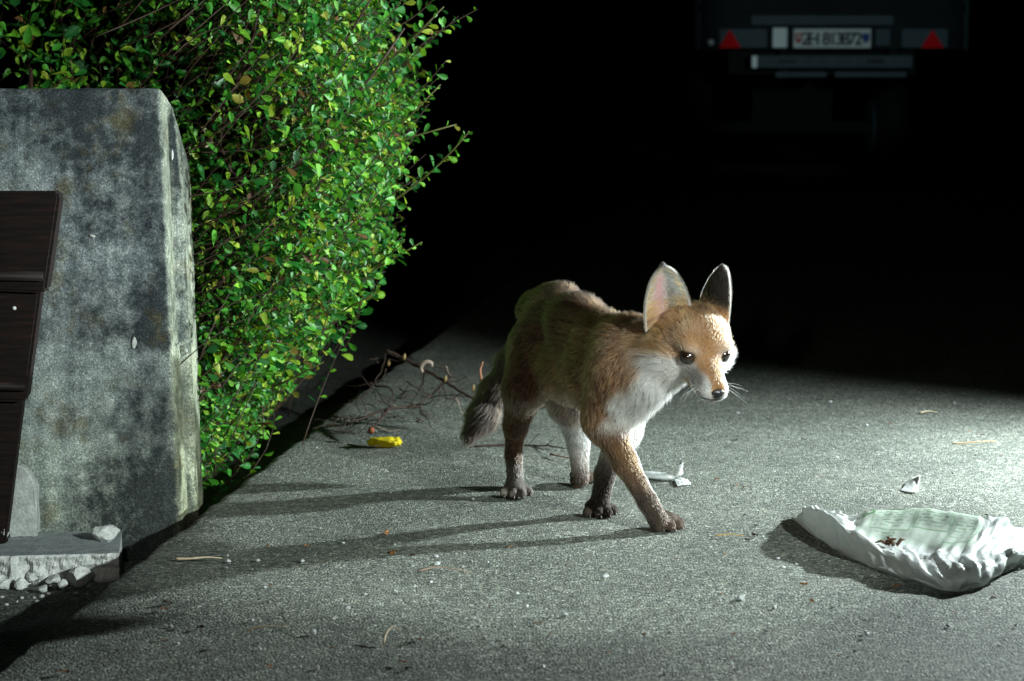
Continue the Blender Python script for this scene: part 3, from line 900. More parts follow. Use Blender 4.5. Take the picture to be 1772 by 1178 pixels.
BV, BF = body_surface()
def sstep(a, b, x):
    t = np.clip((x - a) / (b - a), 0, 1); return t * t * (3 - 2 * t)

EYES = [H(.0395, s * .0232, .0005) for s in (-1, 1)]
NOSE = H(.0850, 0, -.0260)

def dress(P, N):
    """fur colour, length, comb direction, lift for points on the body"""
    W = []; cols = np.zeros((len(P), 3)); ln = np.zeros(len(P)); fl = np.zeros((len(P), 3)); lf = np.zeros(len(P)); wh = np.zeros(len(P)); wp = np.zeros(len(P)); wt = np.zeros(len(P))
    tot = np.zeros(len(P))
    for p in prims:
        d, t = sd(p, P)
        w = np.exp(-np.clip(d, -.004, .2) / .006)
        tot += w
        c = p['col'][None] + (p['col2'] - p['col'])[None] * t[:, None]
        cols += w[:, None] * c; ln += w * p['len']; fl += w[:, None] * p['flow'][None]; lf += w * p['lift']
        wh += w * (p['part'] == 'head'); wp += w * (p['part'] == 'paw'); wt += w * (p['part'] == 'tail')
    cols /= tot[:, None]; ln /= tot; lf /= tot; wh /= tot; wp /= tot; wt /= tot
    # ---- face markings in head coordinates
    q = P - HC; f = q @ HF; l = q @ HL; u = q @ HU; al = np.abs(l)
    face = np.tile(TAN, (len(P), 1))
    def blend(m, c):
        nonlocal face
        face = face * (1 - m[:, None]) + np.array(c)[None] * m[:, None]
    blend(.55 * sstep(.015, .04, u) * sstep(.03, .0, al), BROWN * 1.3)                          # darker crown
    blend(.5 * np.exp(-((al - .006) / .010) ** 2) * sstep(.02, .045, f) * sstep(-.02, .0, u), BROWN * 1.1)
    blend(.55 * np.exp(-((al - .021) / .011) ** 2 - ((u - .010) / .007) ** 2 - ((f - .036) / .02) ** 2), WHITE * .75)   # pale brow
    blend(.9 * sstep(-.010, -.022, u - .006 - .25 * (f - .02)) * sstep(.013, .021, al), WHITE * .95)          # white cheek
    blend(sstep(-.020, -.034, u) * sstep(.02, -.01, f), WHITE * .8)                              # throat side
    line = -.0285 + .0 * f
    blend(sstep(.040, .050, f) * sstep(line + .006, line - .003, u), WHITE)                       # lips
    blend(sstep(.045, .055, f) * sstep(.0065, .011, al) * sstep(-.006, -.015, u), WHITE)
    blend(.7 * np.exp(-((al - .0165) / .0040) ** 2) * sstep(.046, .054, f) * sstep(.079, .070, f) * sstep(-.036, -.026, u) * sstep(-.004, -.014, u), SOOT * 2.2)   # tear streak
    blend(.45 * np.exp(-(al / .007) ** 2) * sstep(.05, .075, f), BROWN)                            # bridge
    for e in EYES:
        de = np.linalg.norm(P - e, axis=1)
        blend(.9 * sstep(.0118, .0092, de), SOOT * 1.2)
    mouth = np.exp(-((u + .0385 - .10 * (f - .05)) / .0016) ** 2) * sstep(.038, .048, f)
    blend(.9 * mouth, SOOT)
    blend(sstep(.010, .006, np.linalg.norm(P - NOSE, axis=1)), SOOT)
    cols = cols * (1 - wh[:, None]) + face * wh[:, None]
    # ---- body markings
    bd = (1 - wh) * (1 - wp) * (1 - wt)
    side = N @ LEFT; front = N @ FWD
    z = P[:, 2]
    # rim of white on the inner, forward edge of the legs
    leg = bd * sstep(.160, .140, z) * sstep(.035, .065, z)
    m = leg * sstep(.62, .92, N[:, 0] * .93 + N[:, 1] * .36)
    cols = cols * (1 - .85 * m[:, None]) + WHITE[None] * .85 * m[:, None]
    # white bib from the cheeks down between the fore legs
    sl = (P - np.array([.047, 2.695, 0])) @ FWD
    jit = .012 * np.array([mnoise.noise((p[0] * 60, p[1] * 60, p[2] * 60)) for p in P])
    m = bd * sstep(.300, .320, sl + .8 * (.2 - z) + jit) * sstep(.118, .150, z)
    cols = cols * (1 - .92 * m[:, None]) + WHITE[None] * .92 * m[:, None]
    m = bd * sstep(.2, .7, -N[:, 2]) * sstep(.11, .14, z) * .15
    cols = cols * (1 - m[:, None]) + GREYW[None] * m[:, None]
    # grizzle
    for i in range(0):
        pass
    dn = np.array([mnoise.noise((p[0] * 70, p[1] * 70, p[2] * 45)) for p in P])
    cols = cols * (1 + .35 * dn[:, None] * (bd[:, None] + .3))
    # comb direction on the head runs away from the nose
    hd = P - NOSE; hd /= np.linalg.norm(hd, axis=1)[:, None]
    hd = hd + np.stack([HL[i] * np.sign(l) * .35 for i in range(3)], 1) * sstep(.02, .03, al)[:, None]
    fl = fl / (np.linalg.norm(fl, axis=1)[:, None] + 1e-9)
    fl = fl * (1 - wh[:, None]) + hd * wh[:, None]
    ln = ln * (1 - wh) + wh * (.0035 + .0055 * sstep(.05, .0, f) + (.0065 + .0055 * (l < 0)) * sstep(.026, .040, al) * sstep(-.002, -.018, u) * sstep(.03, .0, f))
    for sg in (-1, 1):
        ln = ln + .005 * np.exp(-(np.linalg.norm(P - H(-.012, sg * .031, .030), axis=1) / .022) ** 2)
    ln = ln + wh * .005 * (l < 0) * sstep(.036, .05, al) * sstep(.01, -.01, u)
    bald = np.minimum.reduce([np.linalg.norm(P - e, axis=1) for e in EYES]) < .0112
    bald |= np.linalg.norm(P - NOSE, axis=1) < .0088
    ln[bald] = 0
    return np.clip(cols, .004, .95), ln, fl, np.clip(lf, .1, .6)

def vnormals(V, F):
    n = np.cross(V[F[:, 2]] - V[F[:, 0]], V[F[:, 3]] - V[F[:, 1]])
    N = np.zeros_like(V)
    for a in range(4): np.add.at(N, F[:, a], n)
    return N / (np.linalg.norm(N, axis=1)[:, None] + 1e-12)
BN = vnormals(BV, BF)
VC, VL, VF, VLi = dress(BV, BN)

# ears: cupped shells welded into the same mesh
def ear_shell(base, tip, face_dir, width, depth):
    ax_ = tip - base; L = np.linalg.norm(ax_); a = ax_ / L
    fd = face_dir - a * (face_dir @ a); fd /= np.linalg.norm(fd); s = np.cross(a, fd)
    nu, nv = 22, 26
    rows = []
    for i in range(nv):
        t = i / (nv - 1)
        t = 1 - (1 - t) ** 1.6
        wv = width * .5 * max(1e-4, 1 - t ** 2.3) ** .62
        row = []
        for j in range(nu):
            v = -1 + 2 * j / (nu - 1); ang = v * (1.25 - .35 * t)
            x = math.sin(ang) / math.sin(1.25 - .35 * t) * wv
            y = -math.cos(ang) * depth * (1 - .55 * t) + depth * .3 - .010 * t * t * 0
            row.append(base + a * (t * L - .002 * v * v) + s * x + fd * y)
        rows.append(row)
    inn = np.array(rows)                       # inner (concave) face
    nv_, nu_ = inn.shape[:2]
    du = np.gradient(inn, axis=1); dv = np.gradient(inn, axis=0)
    nn = np.cross(du, dv); nn /= np.linalg.norm(nn, axis=2)[..., None] + 1e-12
    if (nn[nv_ // 2, nu_ // 2] @ fd) < 0: nn = -nn
    th = .0022
    out = inn - nn * th
    return inn, out, nn, a, s, fd, L
EARS = [ear_shell(H(-.012, -.029, .014), H(-.016, -.050, .0950), HF * .97 - HL * .22 + HU * .1,  .058, .021),
        ear_shell(H(-.014, .030, .012), H(-.020, .034, .0900), -HF * .30 + HL * .95, .053, .021)]
earV = []; earF = []; ear_fur = []
offv = len(BV)
for ei, (inn, out, nn, a, s, fd, L) in enumerate(EARS):
    nv_, nu_ = inn.shape[:2]
    vi = np.arange(nv_ * nu_).reshape(nv_, nu_)
    for gi, G_ in enumerate((inn, out)):
        q = np.stack([vi[:-1, :-1], vi[:-1, 1:], vi[1:, 1:], vi[1:, :-1]], -1).reshape(-1, 4)
        n0 = np.cross(G_[0, 1] - G_[0, 0], G_[1, 0] - G_[0, 0]); want = nn[0, 0] * (1 if gi == 0 else -1)
        if n0 @ want < 0: q = q[:, ::-1]
        earF.append(q + offv + gi * nv_ * nu_)
    b0 = np.concatenate([vi[:, 0], vi[-1, 1:], vi[::-1, -1][1:]])
    q = np.stack([b0[:-1], b0[1:], b0[1:] + nv_ * nu_, b0[:-1] + nv_ * nu_], 1)
    earF.append(q + offv)
    earV += [inn.reshape(-1, 3), out.reshape(-1, 3)]
    offv += 2 * nv_ * nu_
allV = np.concatenate([BV] + earV); allF = np.concatenate([BF] + earF)
PINK = np.array([.50, .27, .27])
earC = []
for ei, (inn, out, nn, a, s, fd, L) in enumerate(EARS):
    nv_, nu_ = inn.shape[:2]
    T = np.linspace(0, 1, nv_)[:, None] * np.ones((1, nu_)); J = np.ones((nv_, 1)) * np.linspace(-1, 1, nu_)[None]
    ci = PINK[None, None] * np.ones((nv_, nu_, 1)) * (.75 + .25 * T[..., None])
    pk = np.exp(-((J + .32) / .33) ** 2)[..., None] * sstep(.86, .6, T)[..., None]
    ci = ci * pk + WHITE * .55 * (1 - pk)
    crease = (np.exp(-((J - .18) / .07) ** 2) * sstep(.62, .3, T))[..., None] * .6
    ci = ci * (1 - crease) + SOOT * crease
    co = SOOT[None, None] * np.ones((nv_, nu_, 1)) * (1 - sstep(.34, .2, T)[..., None]) + TAN * .8 * sstep(.34, .2, T)[..., None]
    earC += [ci.reshape(-1, 3), co.reshape(-1, 3)]
allC = np.concatenate([VC * .8] + earC)

def skin_mat():
    t = NT('fox_skin'); a = t.n('Attribute', attribute_name='coat')
    n = t.noise(t.objc(), 400, 3)
    c = t.mix(1.0, a.outputs['Color'], t.ramp(n, [(.3, (.7,)*3), (.7, (1.15,)*3)]), 'MULTIPLY')
    t.bsdf(c, .85, .15); t.bump(n, .4, .001)
    return t.m
def fur_mat():
    t = NT('fox_fur'); a = t.n('Attribute', attribute_name='fur_color')
    h = t.n('BsdfHairPrincipled', model='CHIANG', parametrization='COLOR')
    t.l(a.outputs['Color'], h.inputs['Color'])
    h.inputs['Roughness'].default_value = .55; h.inputs['Radial Roughness'].default_value = .6
    h.inputs['Coat'].default_value = .0
    t.l(h.outputs[0], t.out.inputs[0])
    return t.m
M_SKIN, M_FUR = skin_mat(), fur_mat()
feet_mid = np.mean([p[0] for p in PAWS], axis=0)
fox = empty('fox', (float(feet_mid[0]), float(feet_mid[1]), 0))
tag(fox, 'young brown fox cub with white chest and dark legs walking across the asphalt', 'fox')
me = bpy.data.meshes.new('body'); me.from_pydata(allV.tolist(), [], allF.tolist()); me.materials.append(M_SKIN)
me.polygons.foreach_set('use_smooth', [True] * len(me.polygons))
ca = me.attributes.new('coat', 'FLOAT_COLOR', 'POINT')
ca.data.foreach_set('color', np.concatenate([allC, np.ones((len(allC), 1))], 1).astype(np.float32).ravel())
link('body', me, fox)

# ---- fur
def unit(v): return v / (np.linalg.norm(v, axis=-1)[..., None] + 1e-12)
def make_fur():
    roots = []; nrm = []; col = []; ln = []; flow = []; lift = []; cl = []
    # body samples
    q = BV[BF]; ar = .5 * np.linalg.norm(np.cross(q[:, 2] - q[:, 0], q[:, 3] - q[:, 1]), axis=1)
    fc = BV[BF].mean(1)
    qh = np.linalg.norm(fc - HC, axis=1)
    w = ar * np.where(qh < .085, 2.0, 1.0) * np.where(fc[:, 2] < .10, 1.2, 1.0)
    Lf = VL[BF].mean(1); w = w * (Lf > .001)
    Nh = 150000
    fi = rng.choice(len(BF), Nh, p=w / w.sum())
    a, b = rng.random(Nh), rng.random(Nh)
    W4 = np.stack([(1-a)*(1-b), a*(1-b), a*b, (1-a)*b], 1)
    g = lambda A: (A[BF[fi]] * (W4[..., None] if A.ndim > 1 else W4)).sum(1)
    roots.append(g(BV)); nrm.append(unit(g(BN))); col.append(g(VC)); ln.append(g(VL)); flow.append(g(VF)); lift.append(g(VLi)); cl.append(np.full(Nh, .0075))
    # ears
    for ei, (inn, out, nn, ax_, s_, fd, L) in enumerate(EARS):
        nv_, nu_ = inn.shape[:2]
        for side, n_h in ((0, 5200), (1, 6000)):
            A = inn if side == 0 else out
            ti = rng.random(n_h) * (nv_ - 1.001); ji = rng.random(n_h) * (nu_ - 1.001)
            i0 = ti.astype(int); j0 = ji.astype(int); fi_ = (ti - i0)[:, None]; fj = (ji - j0)[:, None]
            bil = lambda X: X[i0, j0]*(1-fi_)*(1-fj) + X[i0+1, j0]*fi_*(1-fj) + X[i0, j0+1]*(1-fi_)*fj + X[i0+1, j0+1]*fi_*fj
            p = bil(A); n = unit(bil(nn)) * (1 if side == 0 else -1)
            T = ti / (nv_ - 1); J = -1 + 2 * ji / (nu_ - 1)
            if side == 0:
                keep = (np.abs(J + .32) > .42 + .2 * rng.random(n_h)) | (rng.random(n_h) < .15) | (T < .30)
                c = np.tile(WHITE * .8, (n_h, 1)); c = c * (1 - .45 * rng.random((n_h, 1))); c[np.abs(J) > .88] = TAN * 1.5; mt = sstep(.38, .24, T)[:, None]; c = c * (1 - mt) + TAN[None] * mt
                L_ = .005 + .009 * (np.abs(J) > .5) * (1 - T)
                f_ = -s_[None] * np.sign(J)[:, None] * .9 + ax_[None] * .6
                l_ = np.full(n_h, .35)
            else:
                keep = np.ones(n_h, bool)
                m = sstep(.34, .20, T + .05 * rng.normal(size=n_h))[:, None]
                c = SOOT[None] * .6 * (1 - m) + TAN[None] * .9 * m
                edge = (np.abs(J) > .9)[:, None]
                c = np.where(edge, WHITE[None] * .8, c)
                L_ = np.full(n_h, .0042); f_ = np.tile(ax_, (n_h, 1)); l_ = np.full(n_h, .22)
            k = keep
            roots.append(p[k]); nrm.append(n[k]); col.append(c[k]); ln.append(L_[k]); flow.append(f_[k]); lift.append(l_[k]); cl.append(np.full(k.sum(), .004))
    for ei, (inn, out, nn, ax_, s_, fd, L) in enumerate(EARS):
        nv_, nu_ = inn.shape[:2]
        for jj, sg in ((0, -1.0), (nu_ - 1, 1.0)):
            m_ = 1100; ti = rng.random(m_) ** .8 * (nv_ - 1.001); i0 = ti.astype(int); f_ = (ti - i0)[:, None]
            mid = (inn[:, jj] + out[:, jj]) / 2
            p = mid[i0] * (1 - f_) + mid[i0 + 1] * f_
            og = unit(mid[i0 + 1] - mid[i0]); n_ = unit(np.tile(s_ * sg, (m_, 1)) + fd[None] * .35 + rng.normal(0, .25, (m_, 3)))
            roots.append(p); nrm.append(n_); col.append(np.tile(WHITE * .55 + TAN * .5, (m_, 1)) * rng.uniform(.6, 1.1, (m_, 1))); ln.append(np.full(m_, .0040)); flow.append(og); lift.append(np.full(m_, .40)); cl.append(np.full(m_, .004))
    R = np.concatenate(roots); N = np.concatenate(nrm); Cc = np.concatenate(col); Ln = np.concatenate(ln); Fl = np.concatenate(flow); Li = np.concatenate(lift)
    n = len(R)
    ok = (Ln > .0008) & (R[:, 2] > .002); R, N, Cc, Ln, Fl, Li = R[ok], N[ok], Cc[ok], Ln[ok], Fl[ok], Li[ok]; n = len(R)
    T = unit(Fl - N * (Fl * N).sum(1)[:, None])
    T = unit(T + rng.normal(0, .16, (n, 3))); 
    # tuft-sized swirl
    sw = np.array([mnoise.noise_vector((p[0] * 42, p[1] * 42, p[2] * 42)) for p in R])
    T = unit(T + sw * .55 * np.clip(Ln / .012, 0, 1)[:, None])
    under = rng.random(n) < .45
    Lh = Ln * np.where(under, rng.uniform(.45, .75, n), rng.uniform(.8, 1.25, n))
    Li = np.clip(Li + rng.normal(0, .06, n) + np.where(under, .12, 0), .08, .8)
    K = 5; ts = np.linspace(0, 1, K)
    d0 = unit(N * (Li + .30)[:, None] + T * (1 - Li)[:, None])
    d1 = unit(N * (Li * .35)[:, None] + T + np.array([0, 0, -.12])[None])
    pts = np.zeros((n, K, 3)); pts[:, 0] = R - N * .0004
    for k in range(1, K):
        dd = unit(d0 * (1 - ts[k]) + d1 * ts[k])
        pts[:, k] = pts[:, k-1] + dd * (Lh / (K-1))[:, None]
    # clumping
    cell = np.where(Ln > .009, .0085, .0045)
    key = np.floor((R + rng.normal(0, .0012, (n, 3))) / cell[:, None]).astype(np.int64)
    kk = key[:, 0] * 73856093 ^ key[:, 1] * 19349663 ^ key[:, 2] * 83492791
    _, inv = np.unique(kk, return_inverse=True); cntc = np.bincount(inv)
    rm = np.stack([np.bincount(inv, R[:, i]) / cntc for i in range(3)], 1)[inv]
    pull = (rm - R) * .62 * np.clip(Ln / .010, .2, 1)[:, None]
    pts += pull[:, None, :] * (ts ** 1.4)[None, :, None]
    pts[:, :, 2] = np.maximum(pts[:, :, 2], .0006)
    # colours: pale band near the tip on guard hairs, dark tips on the back
    lum = Cc.mean(1)
    cv = np.clip(rng.normal(1, .30, len(cntc)), .35, 1.9)[inv]
    key2 = np.floor((R + rng.normal(0, .003, (n, 3))) / .017).astype(np.int64); k2 = key2[:, 0] * 73856093 ^ key2[:, 1] * 19349663 ^ key2[:, 2] * 83492791
    _, inv2 = np.unique(k2, return_inverse=True); cv2 = np.clip(rng.normal(1, .2, inv2.max() + 1), .5, 1.5)[inv2]
    dkw = np.clip(1.2 - lum * 1.3, .25, 1) * np.clip(Ln / .009, .3, 1)
    rv = (rng.normal(1, np.where(Ln < .0055, .10, .22), n) * (1 + (cv * cv2 - 1) * dkw))[:, None]
    root_c = Cc * .62 * rv; mid_c = Cc * 1.05 * rv; tip_c = Cc * 1.15 * rv
    onb = (Ln > .009) & (lum < .2)
    u_ = rng.random(n)
    dk = onb & (u_ < .34); lt = onb & (u_ > .78)
    tip_c[dk] = SOOT * 1.5; mid_c[dk] *= .55
    gl = np.clip(lum[lt] / .085, .12, 1)[:, None]; tip_c[lt] = np.array([.44, .29, .15]) * gl; mid_c[lt] = np.array([.28, .16, .075]) * gl
    fac = (Ln <= .009) & (lum > .12) & (lum < .45) & (R[:, 2] > .2)
    fw = fac & (u_ > .70); fd_ = fac & (u_ < .16)
    tip_c[fw] = np.array([.60, .52, .42]); mid_c[fw] = np.array([.46, .34, .22]); tip_c[fd_] *= .30; mid_c[fd_] *= .6
    PC = np.stack([root_c, root_c * .5 + mid_c * .5, mid_c, mid_c * .5 + tip_c * .5, tip_c], 1)
    PC = np.clip(PC, .003, .92)
    rad = np.where(Ln > .009, .00022, .00018)[:, None] * np.array([1.0, 1.0, .85, .6, .2])[None] * np.where(under, .8, 1.0)[:, None]
    hc = bpy.data.hair_curves.new('fur')
    hc.add_curves([K] * n)
    hc.attributes['position'].data.foreach_set('vector', pts.astype(np.float32).ravel()) if 'position' in hc.attributes else hc.position_data.foreach_set('vector', pts.astype(np.float32).ravel())
    ra = hc.attributes.get('radius') or hc.attributes.new('radius', 'FLOAT', 'POINT')
    ra.data.foreach_set('value', rad.astype(np.float32).ravel())
    fcx = hc.attributes.new('fur_color', 'FLOAT_COLOR', 'POINT')
    fcx.data.foreach_set('color', np.concatenate([PC, np.ones((n, K, 1))], 2).astype(np.float32).ravel())
    hc.materials.append(M_FUR)
    o = link('fur', hc, fox)
    return o
fur = make_fur()

# ---- eyes, nose, claws, whiskers
def eye_mat():
    t = NT('fox_eye'); p = t.objc()
    t.bsdf((.016, .008, .004), .16, .7, Coat_Weight=1.0, Coat_Roughness=.10)
    return t.m
M_EYE = eye_mat()
M_NOSE = plain('wet_black_nose', (.012, .011, .012), .28, .5, .3, 300, .6, .0008)
M_LID = plain('dark_eyelid', (.015, .010, .008), .5, .3, .2, 300)
for e, s in zip(EYES, (-1, 1)):
    bm = bmesh.new(); bmesh.ops.create_uvsphere(bm, u_segments=28, v_segments=18, radius=.0090)
    cen = e - HF * .0006 + HL * s * .0002
    bmesh.ops.translate(bm, verts=bm.verts, vec=cen)
    eo = bm_obj('eye', bm, M_EYE, fox, True)
    # lid rim: almond ring hugging the ball
    od = unit(HF * .93 + HL * s * .42); sd_ = unit(np.cross(HU, od)); uu = np.cross(od, sd_)
    ring = []
    for k in range(28):
        t = 2 * math.pi * k / 28
        x, y = math.cos(t) * .0090, math.sin(t) * (.0072 if math.sin(t) > 0 else .0068)
        zz = math.sqrt(max(.0091 ** 2 - min(x * x + y * y, .0084 ** 2), 1e-9))
        ring.append(cen + sd_ * x + uu * (y + .10 * x * -s) + od * zz * .92)
    V = []; F = []
    for k in range(28):
        c = np.array(ring[k]); o1 = unit(c - cen)
        tang = unit(np.array(ring[(k + 1) % 28]) - np.array(ring[k - 1])); n2 = np.cross(tang, o1)
        for m in range(6):
            aa = 2 * math.pi * m / 6
            V.append(c + (o1 * math.cos(aa) + n2 * math.sin(aa)) * .0011)
    for k in range(28):
        for m in range(6):
            F.append((k*6+m, k*6+(m+1) % 6, ((k+1) % 28)*6+(m+1) % 6, ((k+1) % 28)*6+m))
    mesh_obj('eyelid', V, F, M_LID, eo)
# nose leather
bm = bmesh.new(); bmesh.ops.create_uvsphere(bm, u_segments=28, v_segments=20, radius=1)
for v in bm.verts:
    f, l, u = v.co.x, v.co.y, v.co.z
    wv = 1.0 + .18 * u
    ff = f * .0068; ll = l * .0092 * wv; uu_ = u * .0070
    if f > 0:
        d1 = math.exp(-(((abs(l) - .5) / .22) ** 2 + ((u + .15) / .25) ** 2)); ff -= .0034 * d1
        ff -= .0010 * math.exp(-(l / .10) ** 2) * (u < .3)
    w = NOSE + HF * ff + HL * ll + HU * uu_
    v.co = Vector(w)
bm_obj('nose', bm, M_NOSE, fox, True)
M_CLAW = plain('claw_horn', (.10, .08, .06), .4, .4, .3, 200)
for gpos, d, s in PAWS:
    for o, fw in ((-.0178, .005), (-.0064, .0150), (.0064, .0150), (.0178, .005)):
        b = gpos + s * o + d * (fw + .0058) + UP * .0075
        V, F = tube([b - d * .002, b + d * .003 - UP * .0015, b + d * .0055 - UP * .0050], [.0013, .0011, .0003], 6)
        mesh_obj('claw', V, F, M_CLAW, fox)
M_WHISK = plain('whisker', (.75, .75, .72), .35, .5, .05)
wr = random.Random(3)
for s in (-1, 1):
    for k in range(7):
        b = H(.062 + .010 * (k % 3) / 2, s * .0165, -.024 - .0035 * (k // 3))
        L = wr.uniform(.020, .034)
        d = unit(HF * wr.uniform(.05, .55) + HL * s * 1.0 + HU * wr.uniform(-.45, .25))
        pts = [b + d * L * t - UP * L * .30 * t * t for t in (0, .25, .5, .75, 1)]
        V, F = tube(pts, [.00012, .00011, .0001, .00008, .00004], 4)
        mesh_obj('whisker', V, F, M_WHISK, fox)

# ------------------------------------------------------------------ paper bag
def bag_mat():
    t = NT('printed_paper'); uvn = t.n('TexCoord'); uv = uvn.outputs['UV']
    br = t.n('TexBrick'); t.l(uv, br.inputs['Vector'])
    br.inputs['Scale'].default_value = 1.0; br.inputs['Brick Width'].default_value = .040; br.inputs['Row Height'].default_value = .021
    br.inputs['Mortar Size'].default_value = .0065; br.inputs['Mortar Smooth'].default_value = .2
    br.inputs['Color1'].default_value = (1, 1, 1, 1); br.inputs['Color2'].default_value = (.25, .25, .25, 1); br.inputs['Mortar'].default_value = (0, 0, 0, 1)
    br.offset = .37
    sep = t.n('SeparateXYZ'); t.l(uv, sep.inputs[0])
    def band(sock, a, b, e=.006):
        m1 = t.n('MapRange', clamp=True); t.l(sock, m1.inputs[0]); m1.inputs[1].default_value = a; m1.inputs[2].default_value = a + e
        m2 = t.n('MapRange', clamp=True); t.l(sock, m2.inputs[0]); m2.inputs[1].default_value = b; m2.inputs[2].default_value = b + e; m2.inputs[3].default_value = 1; m2.inputs[4].default_value = 0
        m = t.n('Math', operation='MULTIPLY'); t.l(m1.outputs[0], m.inputs[0]); t.l(m2.outputs[0], m.inputs[1]); return m.outputs[0]
    def mul(a, b):
        m = t.n('Math', operation='MULTIPLY'); t.l(a, m.inputs[0])
        if hasattr(b, 'is_output'): t.l(b, m.inputs[1])
        else: m.inputs[1].default_value = b
        return m.outputs[0]
    def mx(a, b):
        m = t.n('Math', operation='MAXIMUM'); t.l(a, m.inputs[0]); t.l(b, m.inputs[1]); return m.outputs[0]
    U_, V_ = sep.outputs[0], sep.outputs[1]
    def box(u0, u1, v0, v1): return mul(band(U_, u0, u1), band(V_, v0, v1))
    bc = t.n('SeparateColor'); t.l(br.outputs[0], bc.inputs[0])
    txt = None
    for u0, u1, v0, v1 in ((.285, .40, .66, .90), (.425, .52, .70, .93), (.545, .63, .62, .80), (.30, .37, .54, .63)):
        b_ = mul(box(u0, u1, v0, v1), bc.outputs[0]); txt = b_ if txt is None else mx(txt, b_)
    txt = mul(txt, .62)
    frames = None
    for u0, u1, v0, v1 in ((.272, .410, .64, .93), (.415, .530, .67, .955), (.535, .645, .59, .83)):
        inner = box(u0 + .0035, u1 - .0035, v0 + .009, v1 - .009); outer = box(u0, u1, v0, v1)
        s_ = t.n('Math', operation='SUBTRACT', use_clamp=True); t.l(outer, s_.inputs[0]); t.l(inner, s_.inputs[1])
        frames = s_.outputs[0] if frames is None else mx(frames, s_.outputs[0])
    txt = mx(txt, mul(frames, .55))
    lf = t.ramp(t.noise(uv, 38, 2), [(.52, (0, 0, 0)), (.56, (1, 1, 1))])
    txt = mx(txt, mul(mul(box(.225, .275, .74, .99), lf), .9))
    nn = t.noise(t.objc(), 40, 5)
    paper = t.ramp(nn, [(.3, (.78, .81, .80)), (.7, (.88, .90, .89))])
    tint = t.mix(mul(box(.225, .66, .55, .99), .35), paper, (.72, .88, .70))
    c = t.mix(txt, tint, (.12, .42, .13))
    # dried dirt on the floor of the bag
    dirt = t.ramp(t.noise(uv, 55, 5, .7), [(.50, (0, 0, 0)), (.62, (1, 1, 1))])
    c = t.mix(mul(mul(box(.27, .60, .36, .50), dirt), .75), c, (.10, .065, .04))
    b = t.bsdf(c, .38, .45)
    t.bump(t.noise(t.objc(), 160, 5), .3, .0015)
    tr = t.n('BsdfTranslucent'); t.l(c, tr.inputs[0])
    ms = t.n('MixShader'); ms.inputs[0].default_value = .40
    t.l(b.outputs[0], ms.inputs[1]); t.l(tr.outputs[0], ms.inputs[2]); t.l(ms.outputs[0], t.out.inputs[0])
    return t.m
def catmull(P, n):
    P = np.array(P, float); m = len(P); out = []
    Q = np.concatenate([[2 * P[0] - P[1]], P, [2 * P[-1] - P[-2]]])
    for s in np.linspace(0, m - 1, n):
        i = min(int(s), m - 2); t = s - i; a, b, c, d = Q[i], Q[i+1], Q[i+2], Q[i+3]
        out.append(.5 * ((2*b) + (-a + c) * t + (2*a - 5*b + 4*c - d) * t*t + (-a + 3*b - 3*c + d) * t**3))
    return np.array(out)
